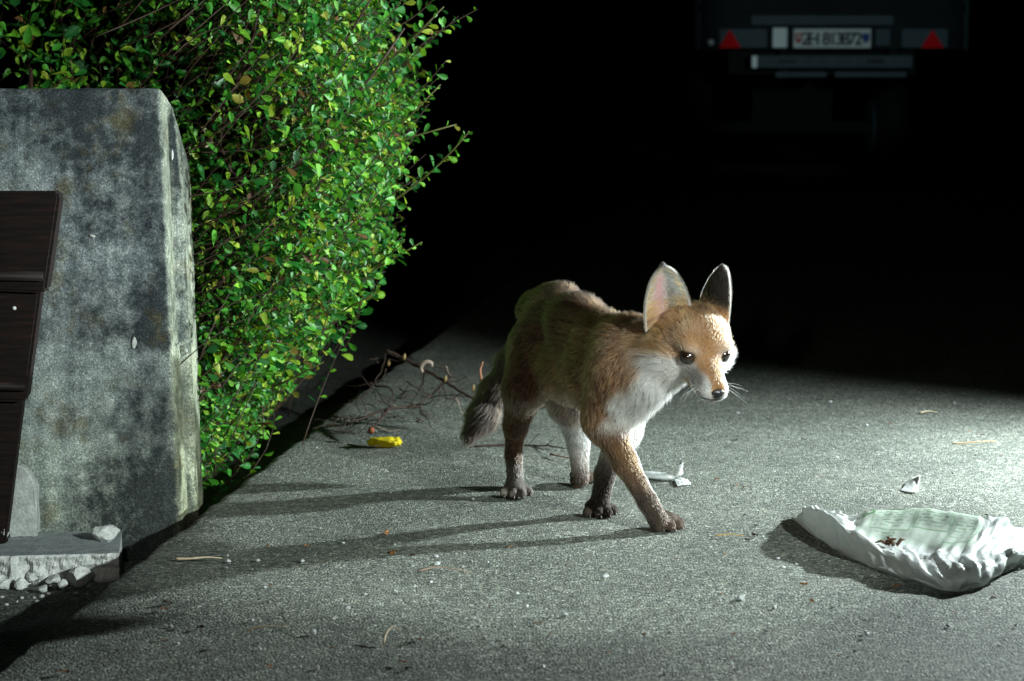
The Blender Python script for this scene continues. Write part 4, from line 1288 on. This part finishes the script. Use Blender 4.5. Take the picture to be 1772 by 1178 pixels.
def build_bag():
    # columns left to right; rows: near foot, lip, floor, back middle, back edge, tucked under
    def g0(px, py): return gr(px, py, .003)
    cols = []
    spec = [  # foot, lip, floor(px,py,dY), mid, top
        ((1372, 897), (1388, 880, .01), (1396, 893, .03), (1402, 888, .05), (1410, 878, .06)),
        ((1425, 935), (1420, 879, .02), (1440, 905, .05), (1446, 897, .08), (1452, 888, .11)),
        ((1490, 970), (1474, 918, .018), (1500, 934, .07), (1508, 910, .13), (1520, 884, .19)),
        ((1560, 998), (1548, 960, .020), (1560, 952, .09), (1580, 915, .16), (1596, 880, .23)),
        ((1640, 1020), (1630, 988, .018), (1625, 960, .10), (1655, 925, .17), (1668, 889, .235)),
        ((1695, 1014), (1700, 980, .012), (1692, 955, .08), (1716, 922, .15), (1722, 896, .20)),
        ((1740, 985), (1760, 958, .00), (1752, 950, .05), (1772, 930, .10), (1775, 915, .14)),
        ((1800, 965), (1815, 952, .00), (1808, 946, .03), (1820, 940, .05), (1825, 932, .08))]
    for foot, lip, flo, mid, top in spec:
        f = g0(*foot); Y0 = f[1]
        row = [f + np.array([0, .006, 0]), f]
        for (px, py, dY) in (lip, flo, mid, top):
            p = at(px, py, Y0 + dY); p[2] = max(p[2], .003); row.append(p)
        e = row[-1] + np.array([.004, .02, 0]); e[2] = max(.003, row[-1][2] * .55); row.append(e)
        cols.append(row)
    cols = np.array(cols)                       # (8, 7, 3)
    nu, nv = 190, 110
    rf = random.Random(12); FOLDS = [(math.cos(a_) * f_ * 1.9, math.sin(a_) * f_ * .8, rf.random(), .0013, rf.uniform(0, 50)) for a_, f_ in [(rf.uniform(0, math.pi), rf.uniform(7, 15)) for _ in range(12)]]
    for q in range(22):
        th = math.pi * (q * .618 % 1.0); f_ = rf.uniform(2.5, 9)
        FOLDS.append((math.cos(th) * f_ * 1.9, math.sin(th) * f_ * .8, rf.random(), .017 / (f_ + 1.2), rf.uniform(0, 50)))
    A = np.stack([catmull(cols[:, j], nu) for j in range(cols.shape[1])], 1)
    G_ = np.stack([catmull(A[i], nv) for i in range(nu)], 0)
    du = np.gradient(G_, axis=0); dv = np.gradient(G_, axis=1)
    N = unit(np.cross(du, dv))
    for i in range(nu):
        for j in range(nv):
            u, v = i / nu, j / nv; p = G_[i, j]
            k = 0.0
            wu = u + .03 * mnoise.noise((u * 4, v * 3, 1)); wv_ = v + .04 * mnoise.noise((u * 4, v * 3, 5))
            for (fx, fy, ph, am, mk) in FOLDS:
                q = (fx * wu + fy * wv_ + ph) % 1.0
                k += am * (abs(2 * q - 1) - .5) * max(0, .55 + .9 * mnoise.noise((u * 3 + mk, v * 2, mk)))
            calm = 1 - .78 * (sstep(.50, .60, v) * sstep(.20, .26, u) * sstep(.70, .60, u))
            G_[i, j] = p + N[i, j] * (k - .001) * calm
            if v > .86 or v < .35: G_[i, j, 2] += .005 * mnoise.noise((u * 13, 2, 8)) * (1 if v > .86 else sstep(.12, .25, v))
    G_[:, :, 2] = np.maximum(G_[:, :, 2], .0015 + .0)
    me = bpy.data.meshes.new('paper_bag')
    F = [(i*nv+j, (i+1)*nv+j, (i+1)*nv+j+1, i*nv+j+1) for i in range(nu-1) for j in range(nv-1)]
    me.from_pydata(G_.reshape(-1, 3).tolist(), [], F); me.materials.append(bag_mat())
    uvl = me.uv_layers.new(name='UVMap')
    li = np.zeros(len(me.loops), np.int32); me.loops.foreach_get('vertex_index', li)
    uvl.data.foreach_set('uv', np.stack([(li // nv) / nu, (li % nv) / nv], 1).astype(np.float32).ravel())
    me.polygons.foreach_set('use_smooth', [True] * len(me.polygons))
    o = link('paper_bag', me)
    sol = o.modifiers.new('thick', 'SOLIDIFY'); sol.thickness = .0003; me.set_sharp_from_angle(angle=math.radians(9))
    tag(o, 'crumpled white paper bag with pale green print torn open on the asphalt', 'bag')
    # dried scrap lying in it
    a = Acc(); r = random.Random(9)
    c = at(1553, 944, float(G_[int(.42*nu), int(.42*nv), 1]) + .01); c[2] += .002
    for k in range(9):
        d = Vector((r.gauss(0, 1), r.gauss(0, .6), r.uniform(0, .5))).normalized() * r.uniform(.006, .016)
        p = Vector(c) + Vector((r.uniform(-.012, .012), r.uniform(-.006, .006), 0))
        V, F = tube([p, p + d * .5 + Vector((0, 0, .003)), p + d], [.0022, .0019, .0006], 5); a.add(V, F)
    tag(mesh_obj('dry_scrap', a.V, a.F, plain('dry_brown', (.09, .045, .025), .8)), 'dark brown dried leaf scrap lying inside the paper bag', 'scrap')
build_bag()

# ------------------------------------------------------------------ small litter
def crumple_sheet(name, pts, mat, amp=.004, n=26, thick=.0006, seed=1):
    """pts: 3x3 or larger control grid of points"""
    P = np.array(pts, float)
    A = np.stack([catmull(P[:, j], n) for j in range(P.shape[1])], 1)
    G_ = np.stack([catmull(A[i], n) for i in range(n)], 0)
    N = unit(np.cross(np.gradient(G_, axis=0), np.gradient(G_, axis=1)))
    for i in range(n):
        for j in range(n):
            k = (1 - 2.2 * abs(mnoise.noise((i / n * 5 + seed, j / n * 5, seed * .7)))) * amp + (1 - 2.2 * abs(mnoise.noise((i / n * 13 + seed, j / n * 13, seed * .3)))) * amp * .35
            G_[i, j] += N[i, j] * k
    G_[:, :, 2] = np.maximum(G_[:, :, 2], .001)
    o = mesh_obj(name, G_.reshape(-1, 3), [(i*n+j, (i+1)*n+j, (i+1)*n+j+1, i*n+j+1) for i in range(n-1) for j in range(n-1)], mat)
    s = o.modifiers.new('thick', 'SOLIDIFY'); s.thickness = thick
    return o
def paper_mat(name, col, transl=.25):
    t = NT(name); nn = t.noise(t.objc(), 60, 5)
    c = t.mix(nn, tuple(x * .85 for x in col), tuple(min(.92, x * 1.08) for x in col))
    b = t.bsdf(c, .4, .4); tr = t.n('BsdfTranslucent'); t.l(c, tr.inputs[0])
    ms = t.n('MixShader'); ms.inputs[0].default_value = transl
    t.l(b.outputs[0], ms.inputs[1]); t.l(tr.outputs[0], ms.inputs[2]); t.l(ms.outputs[0], t.out.inputs[0])
    return t.m
M_PAPER = paper_mat('white_scrap_paper', (.72, .73, .72))
M_WRAP = paper_mat('white_wrapper', (.70, .74, .73))
M_YEL = plain('yellow_foam', (.62, .50, .012), .7, .2, .25, 90, .8, .003)

def ground_pts(rows, lift):
    out = []
    for row, lz in zip(rows, lift):
        out.append([np.array([*gr(px, py)[:2], z]) for (px, py), z in zip(row, lz)])
    return out
# twisted white wrapper behind the fore paw
def wrapper():
    root = empty('twisted_wrapper', tuple(gr(1150, 835)))
    tag(root, 'small white twisted wrapper with a knotted end lying behind the striding fore paw', 'wrapper')
    a = gr(1108, 828); b = gr(1168, 833)
    secs = []; n = 14; r = random.Random(2)
    V = []; F = []
    for i in range(n):
        t = i / (n - 1); p = a + (b - a) * t
        w = .013 * (math.sin(math.pi * min(1, .12 + t * .88)) ** .5) * (1 if t < .85 else .75); hh = .0055 * (.6 + .4 * math.sin(math.pi * t))
        for k in range(12):
            an = 2 * math.pi * k / 12
            V.append((p[0] + .0006 * r.gauss(0, 1), p[1] + math.cos(an) * w, .0062 + math.sin(an) * hh + .0005 * r.gauss(0, 1)))
    for i in range(n - 1):
        for k in range(12): F.append((i*12+k, i*12+(k+1) % 12, (i+1)*12+(k+1) % 12, (i+1)*12+k))
    F.append(tuple(range(12))[::-1]); F.append(tuple((n-1)*12+k for k in range(12)))
    mesh_obj('pouch', V, F, M_WRAP, root)
    c = b + np.array([.002, 0, .006])
    V, F = tube([c, c + np.array([.006, .004, .006]), c + np.array([.005, .005, .016]), c + np.array([.009, .006, .021])], [.0035, .0045, .0050, .0028], 8)
    mesh_obj('knot', V, F, M_WRAP, root)
    o = crumple_sheet('tail_flap', ground_pts([[(1164, 830), (1168, 836), (1172, 842)], [(1178, 832), (1180, 837), (1182, 841)], [(1190, 833), (1194, 837), (1196, 840)]], [[.004, .004, .002], [.005, .004, .002], [.004, .003, .002]]), M_WRAP, .0012, 14, .0004, 4)
    o.parent = root; o.matrix_parent_inverse = Matrix.Translation(root.location).inverted()
wrapper()
o = crumple_sheet('paper_scrap', ground_pts([[(1556, 851), (1562, 846), (1570, 838)], [(1572, 855), (1576, 850), (1582, 838)], [(1590, 854), (1590, 850), (1592, 842)]], [[.002, .003, .004], [.002, .006, .010], [.003, .008, .016]]), M_PAPER, .0008, 14, .0005, 6)
tag(o, 'small folded white paper scrap standing up on the asphalt beyond the bag', 'paper')
o = crumple_sheet('paper_scrap', ground_pts([[(1158, 913), (1166, 910), (1172, 908)], [(1164, 917), (1171, 914), (1178, 912)], [(1176, 917), (1180, 915), (1184, 913)]], [[.001, .002, .002], [.002, .002, .002], [.001, .002, .001]]), M_PAPER, .0008, 10, .0004, 7) if False else None
# yellow scrap
def yellow():
    bm = bmesh.new(); bmesh.ops.create_icosphere(bm, subdivisions=4, radius=1)
    a = gr(635, 775); b = gr(695, 773); L = (b[0] - a[0]) / 2
    c = (a + b) / 2
    for v in bm.verts:
        p = v.co.copy()
        q = Vector((math.copysign(abs(p.x) ** .6, p.x), p.y, p.z))
        n = mnoise.fractal(p * 3.4, .7, 2.2, 5) * .42
        v.co = Vector((c[0] + q.x * L * (1 + n * .2), c[1] + .006 + p.y * .013 * (1 + n), .0075 + p.z * .0075 * (1 + n * 1.3)))
        v.co.z = max(v.co.z, .0008)
    tag(bm_obj('foam_scrap', bm, M_YEL, smooth=True), 'bright yellow lumpy foam scrap on the asphalt beside the dead branch', 'scrap')
yellow()

# dead branch
M_BARK = plain('dead_bark', (.040, .024, .018), .75, .25, .55, 90, .6, .002)
M_PALEBARK = plain('peeled_bark', (.26, .20, .16), .8, .2, .3, 90)
def wiggle(a, b, n, amp, r):
    a, b = Vector(a), Vector(b); out = []
    for i in range(n):
        t = i / (n - 1); out.append(a.lerp(b, t) + Vector((r.gauss(0, 1), r.gauss(0, 1), r.gauss(0, 1))) * amp * math.sin(math.pi * t))
    return out
def polyline(pix, n=None):
    """(px, py, height above ground) -> points; the height lifts a point standing over its ground spot"""
    out = []
    for px, py, Y in pix:
        p = at(px, py, Y); p[2] = max(p[2], .003); out.append(p)
    return catmull(out, n or len(out) * 4)
def branch(name, label, main, subs, rad, mat, origin, group=None):
    root = empty(name, tuple(gr(*origin))); tag(root, label, 'branch', group)
    P = polyline(main); n = len(P)
    P = P + np.array([mnoise.noise_vector((i * 1.1, origin[0], 3)) for i in range(n)]) * .0022
    V, F = tube(P, [rad * .8 * (1.0 - .55 * i / n) * (1 + .30 * mnoise.noise((i * 1.3, 2, 5))) for i in range(n)], 7)
    mesh_obj('limb', V, F, mat, root)
    for k, (pts, rr_) in enumerate(subs):
        P = polyline(pts); n = len(P)
        P = P + np.array([mnoise.noise_vector((i * 1.3, k * 7.7, origin[0])) for i in range(n)]) * .0020
        V, F = tube(P, [rr_ * .8 * (1.0 - .7 * i / n) * (1 + .15 * mnoise.noise((i * 1.7, k, 1))) for i in range(n)], 6)
        mesh_obj('side_twig', V, F, mat, root)
    return root
YB = 3.33
b1 = branch('fallen_branch', 'dead brown branch with a pale curl of bark resting beside the hedge', 
    [(668, 606, 3.42), (700, 622, 3.40), (735, 640, 3.36), (770, 660, 3.32), (805, 682, 3.27), (850, 705, 3.22)],
    [([(668, 612, 3.42), (660, 640, 3.40), (645, 665, 3.37), (628, 685, 3.35), (600, 697, 3.34)], .0028),
     ([(735, 638, 3.36), (732, 660, 3.34), (722, 680, 3.32), (712, 696, 3.30)], .0026),
     ([(768, 660, 3.32), (748, 682, 3.30), (728, 698, 3.27), (720, 704, 3.26)], .0026),
     ([(648, 662, 3.36), (652, 668, 3.33), (672, 670, 3.31), (680, 682, 3.28), (672, 697, 3.26)], .0032),
     ([(645, 662, 3.37), (615, 668, 3.38), (590, 664, 3.4)], .0016),
     ([(625, 688, 3.35), (632, 705, 3.33), (634, 716, 3.32)], .0012),
     ([(704, 660, 3.33), (722, 672, 3.31), (730, 678, 3.3)], .0016),
     ([(680, 668, 3.32), (690, 656, 3.36), (704, 646, 3.38)], .0012),
     ([(652, 675, 3.33), (660, 688, 3.31), (664, 694, 3.3)], .0010)], .0048, M_BARK, (760, 740))
b2 = branch('fallen_branch', 'black forked dead branch with finger-like twigs on the asphalt behind the yellow scrap',
    [(724, 703, 3.30), (705, 704, 3.27), (680, 706, 3.25), (650, 714, 3.22), (620, 726, 3.19), (595, 722, 3.17), (578, 721, 3.17)],
    [([(672, 708, 3.24), (660, 722, 3.20), (650, 735, 3.16), (642, 745, 3.13)], .0042),
     ([(612, 724, 3.18), (607, 738, 3.15), (602, 748, 3.13)], .0016),
     ([(600, 723, 3.18), (594, 738, 3.15), (582, 749, 3.12)], .0016),
     ([(583, 722, 3.17), (576, 738, 3.15), (571, 750, 3.12)], .0014),
     ([(724, 703, 3.30), (732, 715, 3.27), (738, 727, 3.24)], .0014),
     ([(720, 700, 3.30), (742, 698, 3.27), (750, 690, 3.26)], .0018),
     ([(620, 726, 3.19), (590, 734, 3.16), (560, 736, 3.15), (540, 742, 3.13)], .0014)], .0040, M_BARK, (650, 750))
# pale curl, bud tips and red cut ends
def curl():
    c = at(738, 634, 3.34)
    pts = [c + np.array([-.007, 0, -.010]), c + np.array([-.009, -.002, .0]), c + np.array([-.002, -.003, .008]), c + np.array([.008, -.003, .007]), c + np.array([.009, 0, .0])]
    P = catmull(pts, 16); V, F = tube(P, [.0022 + .0016 * math.sin(math.pi * i / 15) for i in range(16)], 8)
    mesh_obj('bark_curl', V, F, M_PALEBARK, b1)
    for px, py, Y in ((699, 622, 3.39), (672, 633, 3.40), (770, 660, 3.31), (818, 676, 3.25)):
        p = at(px, py, Y)
        V, F = tube([p, p + np.array([.001, -.001, .006]), p + np.array([.002, -.002, .011])], [.0022, .0030, .0008], 6)
        mesh_obj('bud', V, F, plain('dry_bud', (.22, .15, .06), .7), b1)
    p = at(644, 742, 3.12); q = at(640, 748, 3.115); q[2] = max(q[2], .002)
    V, F = tube([p, q], [.0052, .0048], 8); mesh_obj('cut_end', V, F, plain('rusty_wood', (.24, .075, .03), .8), b2)
curl()
def brush(root, box, n, seed, Y0):
    r = random.Random(seed)
    for k in range(n):
        px, py = r.uniform(box[0], box[2]), r.uniform(box[1], box[3])
        Y = Y0 + (py - box[3]) * -.0026
        a = at(px, py, Y); a[2] = max(a[2], .004)
        L = r.uniform(.02, .07); d = Vector((r.gauss(0, 1), r.gauss(0, .7), r.gauss(-.1, .55))).normalized() * L
        P = wiggle(a, Vector(a) + d, 6, L * .09, r)
        for p in P: p.z = max(p.z, .002)
        V, F = tube(P, [r.uniform(.0006, .0013) * (1.2 - i / 6) for i in range(6)], 5)
        mesh_obj('side_twig', V, F, M_BARK if r.random() < .94 else M_PALEBARK, root)
brush(b1, (640, 620, 790, 690), 34, 3, 3.30)
brush(b2, (575, 690, 745, 735), 26, 4, 3.20)
def twig_on_ground(pix, rad, mat, label, name='twig', group=None, cat='twig', z=.002):
    P = catmull([np.array([*gr(px, py)[:2], z + dz]) for px, py, dz in pix], len(pix) * 3)
    n = len(P); V, F = tube(P, [rad * .78 * (1.1 - .7 * i / n) * (1 + .5 * mnoise.noise((i * .9, pix[0][0], 2))) for i in range(n)], 6)
    return tag(mesh_obj(name, V, F, mat), label, cat, group)
b3 = branch('fallen_branch', 'thin bare twig with short thorny side shoots lying behind the fox legs',
    [(820, 778, 3.06), (860, 773, 3.07), (910, 771, 3.07), (950, 772, 3.05), (985, 776, 3.03)],
    [([(945, 771, 3.05), (955, 762, 3.05), (962, 756, 3.05)], .0012), ([(915, 771, 3.07), (925, 757, 3.08), (935, 750, 3.08)], .0012), ([(925, 772, 3.06), (940, 784, 3.03), (948, 790, 3.02)], .0012),
     ([(860, 773, 3.07), (845, 783, 3.05)], .001)], .0024, M_BARK, (880, 778))
twig_on_ground([(905, 722, .004), (930, 718, .010), (955, 709, .006), (975, 707, .002)], .0032, M_BARK, 'reddish knobbly twig lying under the belly of the fox')
twig_on_ground([(860, 736, .002), (885, 744, .004), (905, 738, .002)], .0022, plain('red_twig', (.22, .10, .07), .7), 'pale red twig between the tail and hind leg of the fox')
twig_on_ground([(952, 790, .002), (975, 796, .003), (998, 798, .002)], .0016, plain('red_twig2', (.20, .07, .05), .7), 'thin red twig beside the far hind paw of the fox')
P = catmull([at(833, 655, 3.3), at(831, 640, 3.31), at(836, 625, 3.31)], 8); P = np.concatenate([[np.array([P[0][0], P[0][1], .001])], P])
V, F = tube(P, [.0022] * 4 + [.002] * 2 + [.0016] * 2 + [.001], 6); tag(mesh_obj('twig', V, F, plain('rust_twig', (.25, .11, .06), .7)), 'short upright rusty twig standing beyond the tail of the fox', 'twig')
twig_on_ground([(602, 772, .001), (640, 778, .003), (680, 771, .002)], .0016, M_BARK, 'thin dark twig in front of the yellow scrap')

# pale dry stalks
M_STALK = plain('dry_stalk', (.46, .38, .26), .75, .2, .3, 120)
twig_on_ground([(303, 971, .001), (330, 972, .002), (360, 971, .003), (384, 970, .001)], .0020, M_STALK, 'pale dry stalk lying by the dark road edge near the wall corner', 'dry_stalk', None, 'stalk')
twig_on_ground([(428, 1096, .001), (455, 1092, .003), (498, 1089, .001)], .0014, M_STALK, 'straw-coloured bent stalk beside a white stone chip', 'dry_stalk', None, 'stalk')
twig_on_ground([(664, 1118, .001), (668, 1110, .006), (680, 1104, .010), (692, 1103, .005)], .0015, M_STALK, 'curled pale dry stalk arching off the asphalt', 'dry_stalk', None, 'stalk')
twig_on_ground([(725, 992, .001), (760, 990, .004), (812, 993, .001)], .0013, plain('pinkish_stalk', (.36, .25, .19), .8), 'thin pinkish dry stalk on the shadow streak before the fox', 'dry_stalk', None, 'stalk')
twig_on_ground([(1238, 931, .001), (1262, 931, .003), (1288, 931, .001)], .0012, plain('ochre_straw', (.42, .27, .09), .8), 'short ochre straw on the asphalt between fore paw and bag', 'dry_stalk', None, 'stalk')
twig_on_ground([(1648, 771, .001), (1690, 770, .003), (1722, 768, .003)], .0016, plain('tan_straw', (.40, .26, .14), .8), 'thin tan straw in the bright pool of light beyond the bag', 'dry_stalk', None, 'stalk')
twig_on_ground([(1592, 717, .001), (1605, 716, .003), (1622, 716, .001)], .0020, M_STALK, 'pale splinter at the edge of the lit asphalt', 'dry_stalk', None, 'stalk')

# scuffed pale line of crumbs
rc = random.Random(31)
M_CRUMB = plain('pale_crumb', (.62, .58, .50), .8, .2)
crumb_me = [rock_mesh('crumb', (1, .8, .7), 200 + k, M_CRUMB, 6, 1) for k in range(4)]
for i in range(60):
    px = 1410 + 80 * rc.random(); py = 824 + rc.gauss(0, 1.6)
    g = gr(px, py); s = rc.uniform(.0009, .0022)
    o = bpy.data.objects.new('crumb', crumb_me[i % 4]); C.objects.link(o); o.location = (g[0], g[1], s * .4); o.scale = (s, s, s); o.rotation_euler = (0, 0, rc.uniform(0, 6))
    tag(o, 'tiny pale crumb in the short crumbled streak on the lit asphalt', 'crumb', 'crumbs in the pale streak')

# loose chips
M_CHIP = plain('white_chip', (.46, .49, .49), .6, .35, .15, 200)
M_CHIPG = plain('grey_chip', (.26, .27, .26), .8, .2, .2, 200)
chip_me = [rock_mesh('stone_chip', (1, .85, .62), 300 + k, M_CHIP, 9, 1) for k in range(5)]
chipg_me = [rock_mesh('stone_chip', (1, .85, .62), 330 + k, M_CHIPG, 9, 1) for k in range(4)]
M_BIT = plain('dry_leaf_bit', (.34, .15, .055), .75, .2, .35, 150)
M_BITD = plain('dark_leaf_bit', (.06, .038, .025), .8, .2, .35, 150)
def put_small(me_, px, py, s, label, name, cat, grp, r):
    g = gr(px, py); o = bpy.data.objects.new(name, me_); C.objects.link(o)
    o.location = (g[0], g[1], s * .42 + .0003); o.scale = (s, s, s); o.rotation_euler = (r.uniform(-.2, .2), r.uniform(-.2, .2), r.uniform(0, 6.28))
    return tag(o, label, cat, grp)
rb = random.Random(77)
CH = [(394, 963, 3.0), (396, 973, 3.4), (447, 972, 3.4), (524, 973, 3.6), (594, 941, 2.6), (683, 944, 2.6), (714, 981, 3.2), (757, 979, 5.0), (755, 965, 3.6), (632, 1031, 3.0), (602, 1054, 3.6), (541, 1098, 5.2), (436, 1076, 3.4),
      (449, 1125, 3.0), (548, 1158, 3.6), (979, 1066, 4.2), (895, 1029, 3.0), (912, 1051, 2.8), (820, 1072, 3.0), (1282, 1039, 6.2), (1048, 1000, 4.5), (1340, 1053, 3.6), (362, 1126, 4.6), (307, 1116, 3.0), (295, 1086, 3.2), (438, 696, 3.0),
      (1436, 697, 4.4), (1652, 699, 3.4), (1276, 716, 4.4), (1355, 984, 3.6), (1346, 968, 3.0), (1378, 978, 2.6), (1500, 737, 3.2), (745, 1009, 3.2), (660, 1005, 2.4), (577, 1073, 2.6), (940, 1155, 3), (868, 1094, 2.4), (1120, 1098, 3), (1210, 1120, 3.4), (1500, 1100, 3.4), (1640, 1085, 3)]
for px, py, s in CH:
    put_small(chip_me[rb.randrange(5)], px, py, s * .001, 'small white stone chip lying loose on the asphalt', 'stone_chip', 'stone', 'white stone chips on the road', rb)
for i in range(70):
    py = rb.uniform(700, 1175); px = rb.uniform(360, 1770)
    if gr(px, py)[0] < edge_x(gr(px, py)[1]) + .02: continue
    put_small(chip_me[rb.randrange(5)], px, py, rb.uniform(.0011, .0024), 'small white stone chip lying loose on the asphalt', 'stone_chip', 'stone', 'white stone chips on the road', rb)
for i in range(60):
    py = rb.uniform(700, 1175); px = rb.uniform(360, 1770)
    if gr(px, py)[0] < edge_x(gr(px, py)[1]) + .02: continue
    put_small(chipg_me[rb.randrange(4)], px, py, rb.uniform(.0016, .0032), 'small grey grit stone lying loose on the asphalt', 'grit_stone', 'stone', 'grey grit stones on the road', rb)
def bit_mesh(seed, mat):
    r = random.Random(seed); n = 9; V = [(0, 0, .25)]; F = []
    for k in range(n):
        t = 2 * math.pi * k / n; rad = r.uniform(.55, 1.1); V.append((math.cos(t) * rad * 1.3, math.sin(t) * rad * .6, r.uniform(-.3, .45)))
    F = [(0, 1 + k, 1 + (k + 1) % n) for k in range(n)]
    bm = bmesh.new(); vv = [bm.verts.new(v) for v in V]
    for f in F: bm.faces.new([vv[i] for i in f])
    bmesh.ops.solidify(bm, geom=list(bm.faces), thickness=.12)
    me = bpy.data.meshes.new('leaf_bit'); bm.to_mesh(me); bm.free(); me.materials.append(mat); return me
bit_me = [bit_mesh(400 + k, M_BIT) for k in range(4)]; bitd_me = [bit_mesh(420 + k, M_BITD) for k in range(4)]
BT = [(530, 946, 4), (668, 926, 8), (680, 960, 7), (463, 946, 4), (884, 950, 5), (715, 963, 5), (725, 1111, 6), (695, 1151, 6), (930, 1081, 5), (285, 1058, 6), (283, 1110, 5), (110, 1168, 6), (1300, 695, 3), (1416, 693, 5), (1552, 1019, 8), (1391, 1013, 5), (1405, 1043, 4), (1275, 842, 4), (1390, 747, 4), (1500, 888, 4), (1240, 830, 4), (1540, 735, 4)]
for px, py, s in BT:
    put_small(bit_me[rb.randrange(4)], px, py, s * .00085, 'tiny orange-brown dry leaf fragment on the asphalt', 'leaf_fragment', 'leaf', 'dry leaf fragments on the road', rb)
for i in range(60):
    py = rb.uniform(690, 1170); px = rb.uniform(420, 1770)
    if gr(px, py)[0] < edge_x(gr(px, py)[1]) + .02: continue
    put_small(bit_me[rb.randrange(4)], px, py, rb.uniform(.0012, .003), 'tiny orange-brown dry leaf fragment on the asphalt', 'leaf_fragment', 'leaf', 'dry leaf fragments on the road', rb)
for px, py, s in [(1305, 930, 9), (1308, 912, 6), (1290, 750, 4), (1594, 770, 4), (1390, 762, 5), (1272, 765, 7), (660, 967, 4), (290, 1048, 9), (318, 1088, 8), (345, 1090, 8), (705, 1160, 6), (345, 1090, 5), (1687, 790, 4), (1700, 755, 6), (870, 1122, 4), (705, 1116, 5)]:
    put_small(bitd_me[rb.randrange(4)], px, py, s * .0008, 'small blackish curled leaf crumb on the asphalt', 'leaf_crumb', 'leaf', 'dark leaf crumbs on the road', rb)
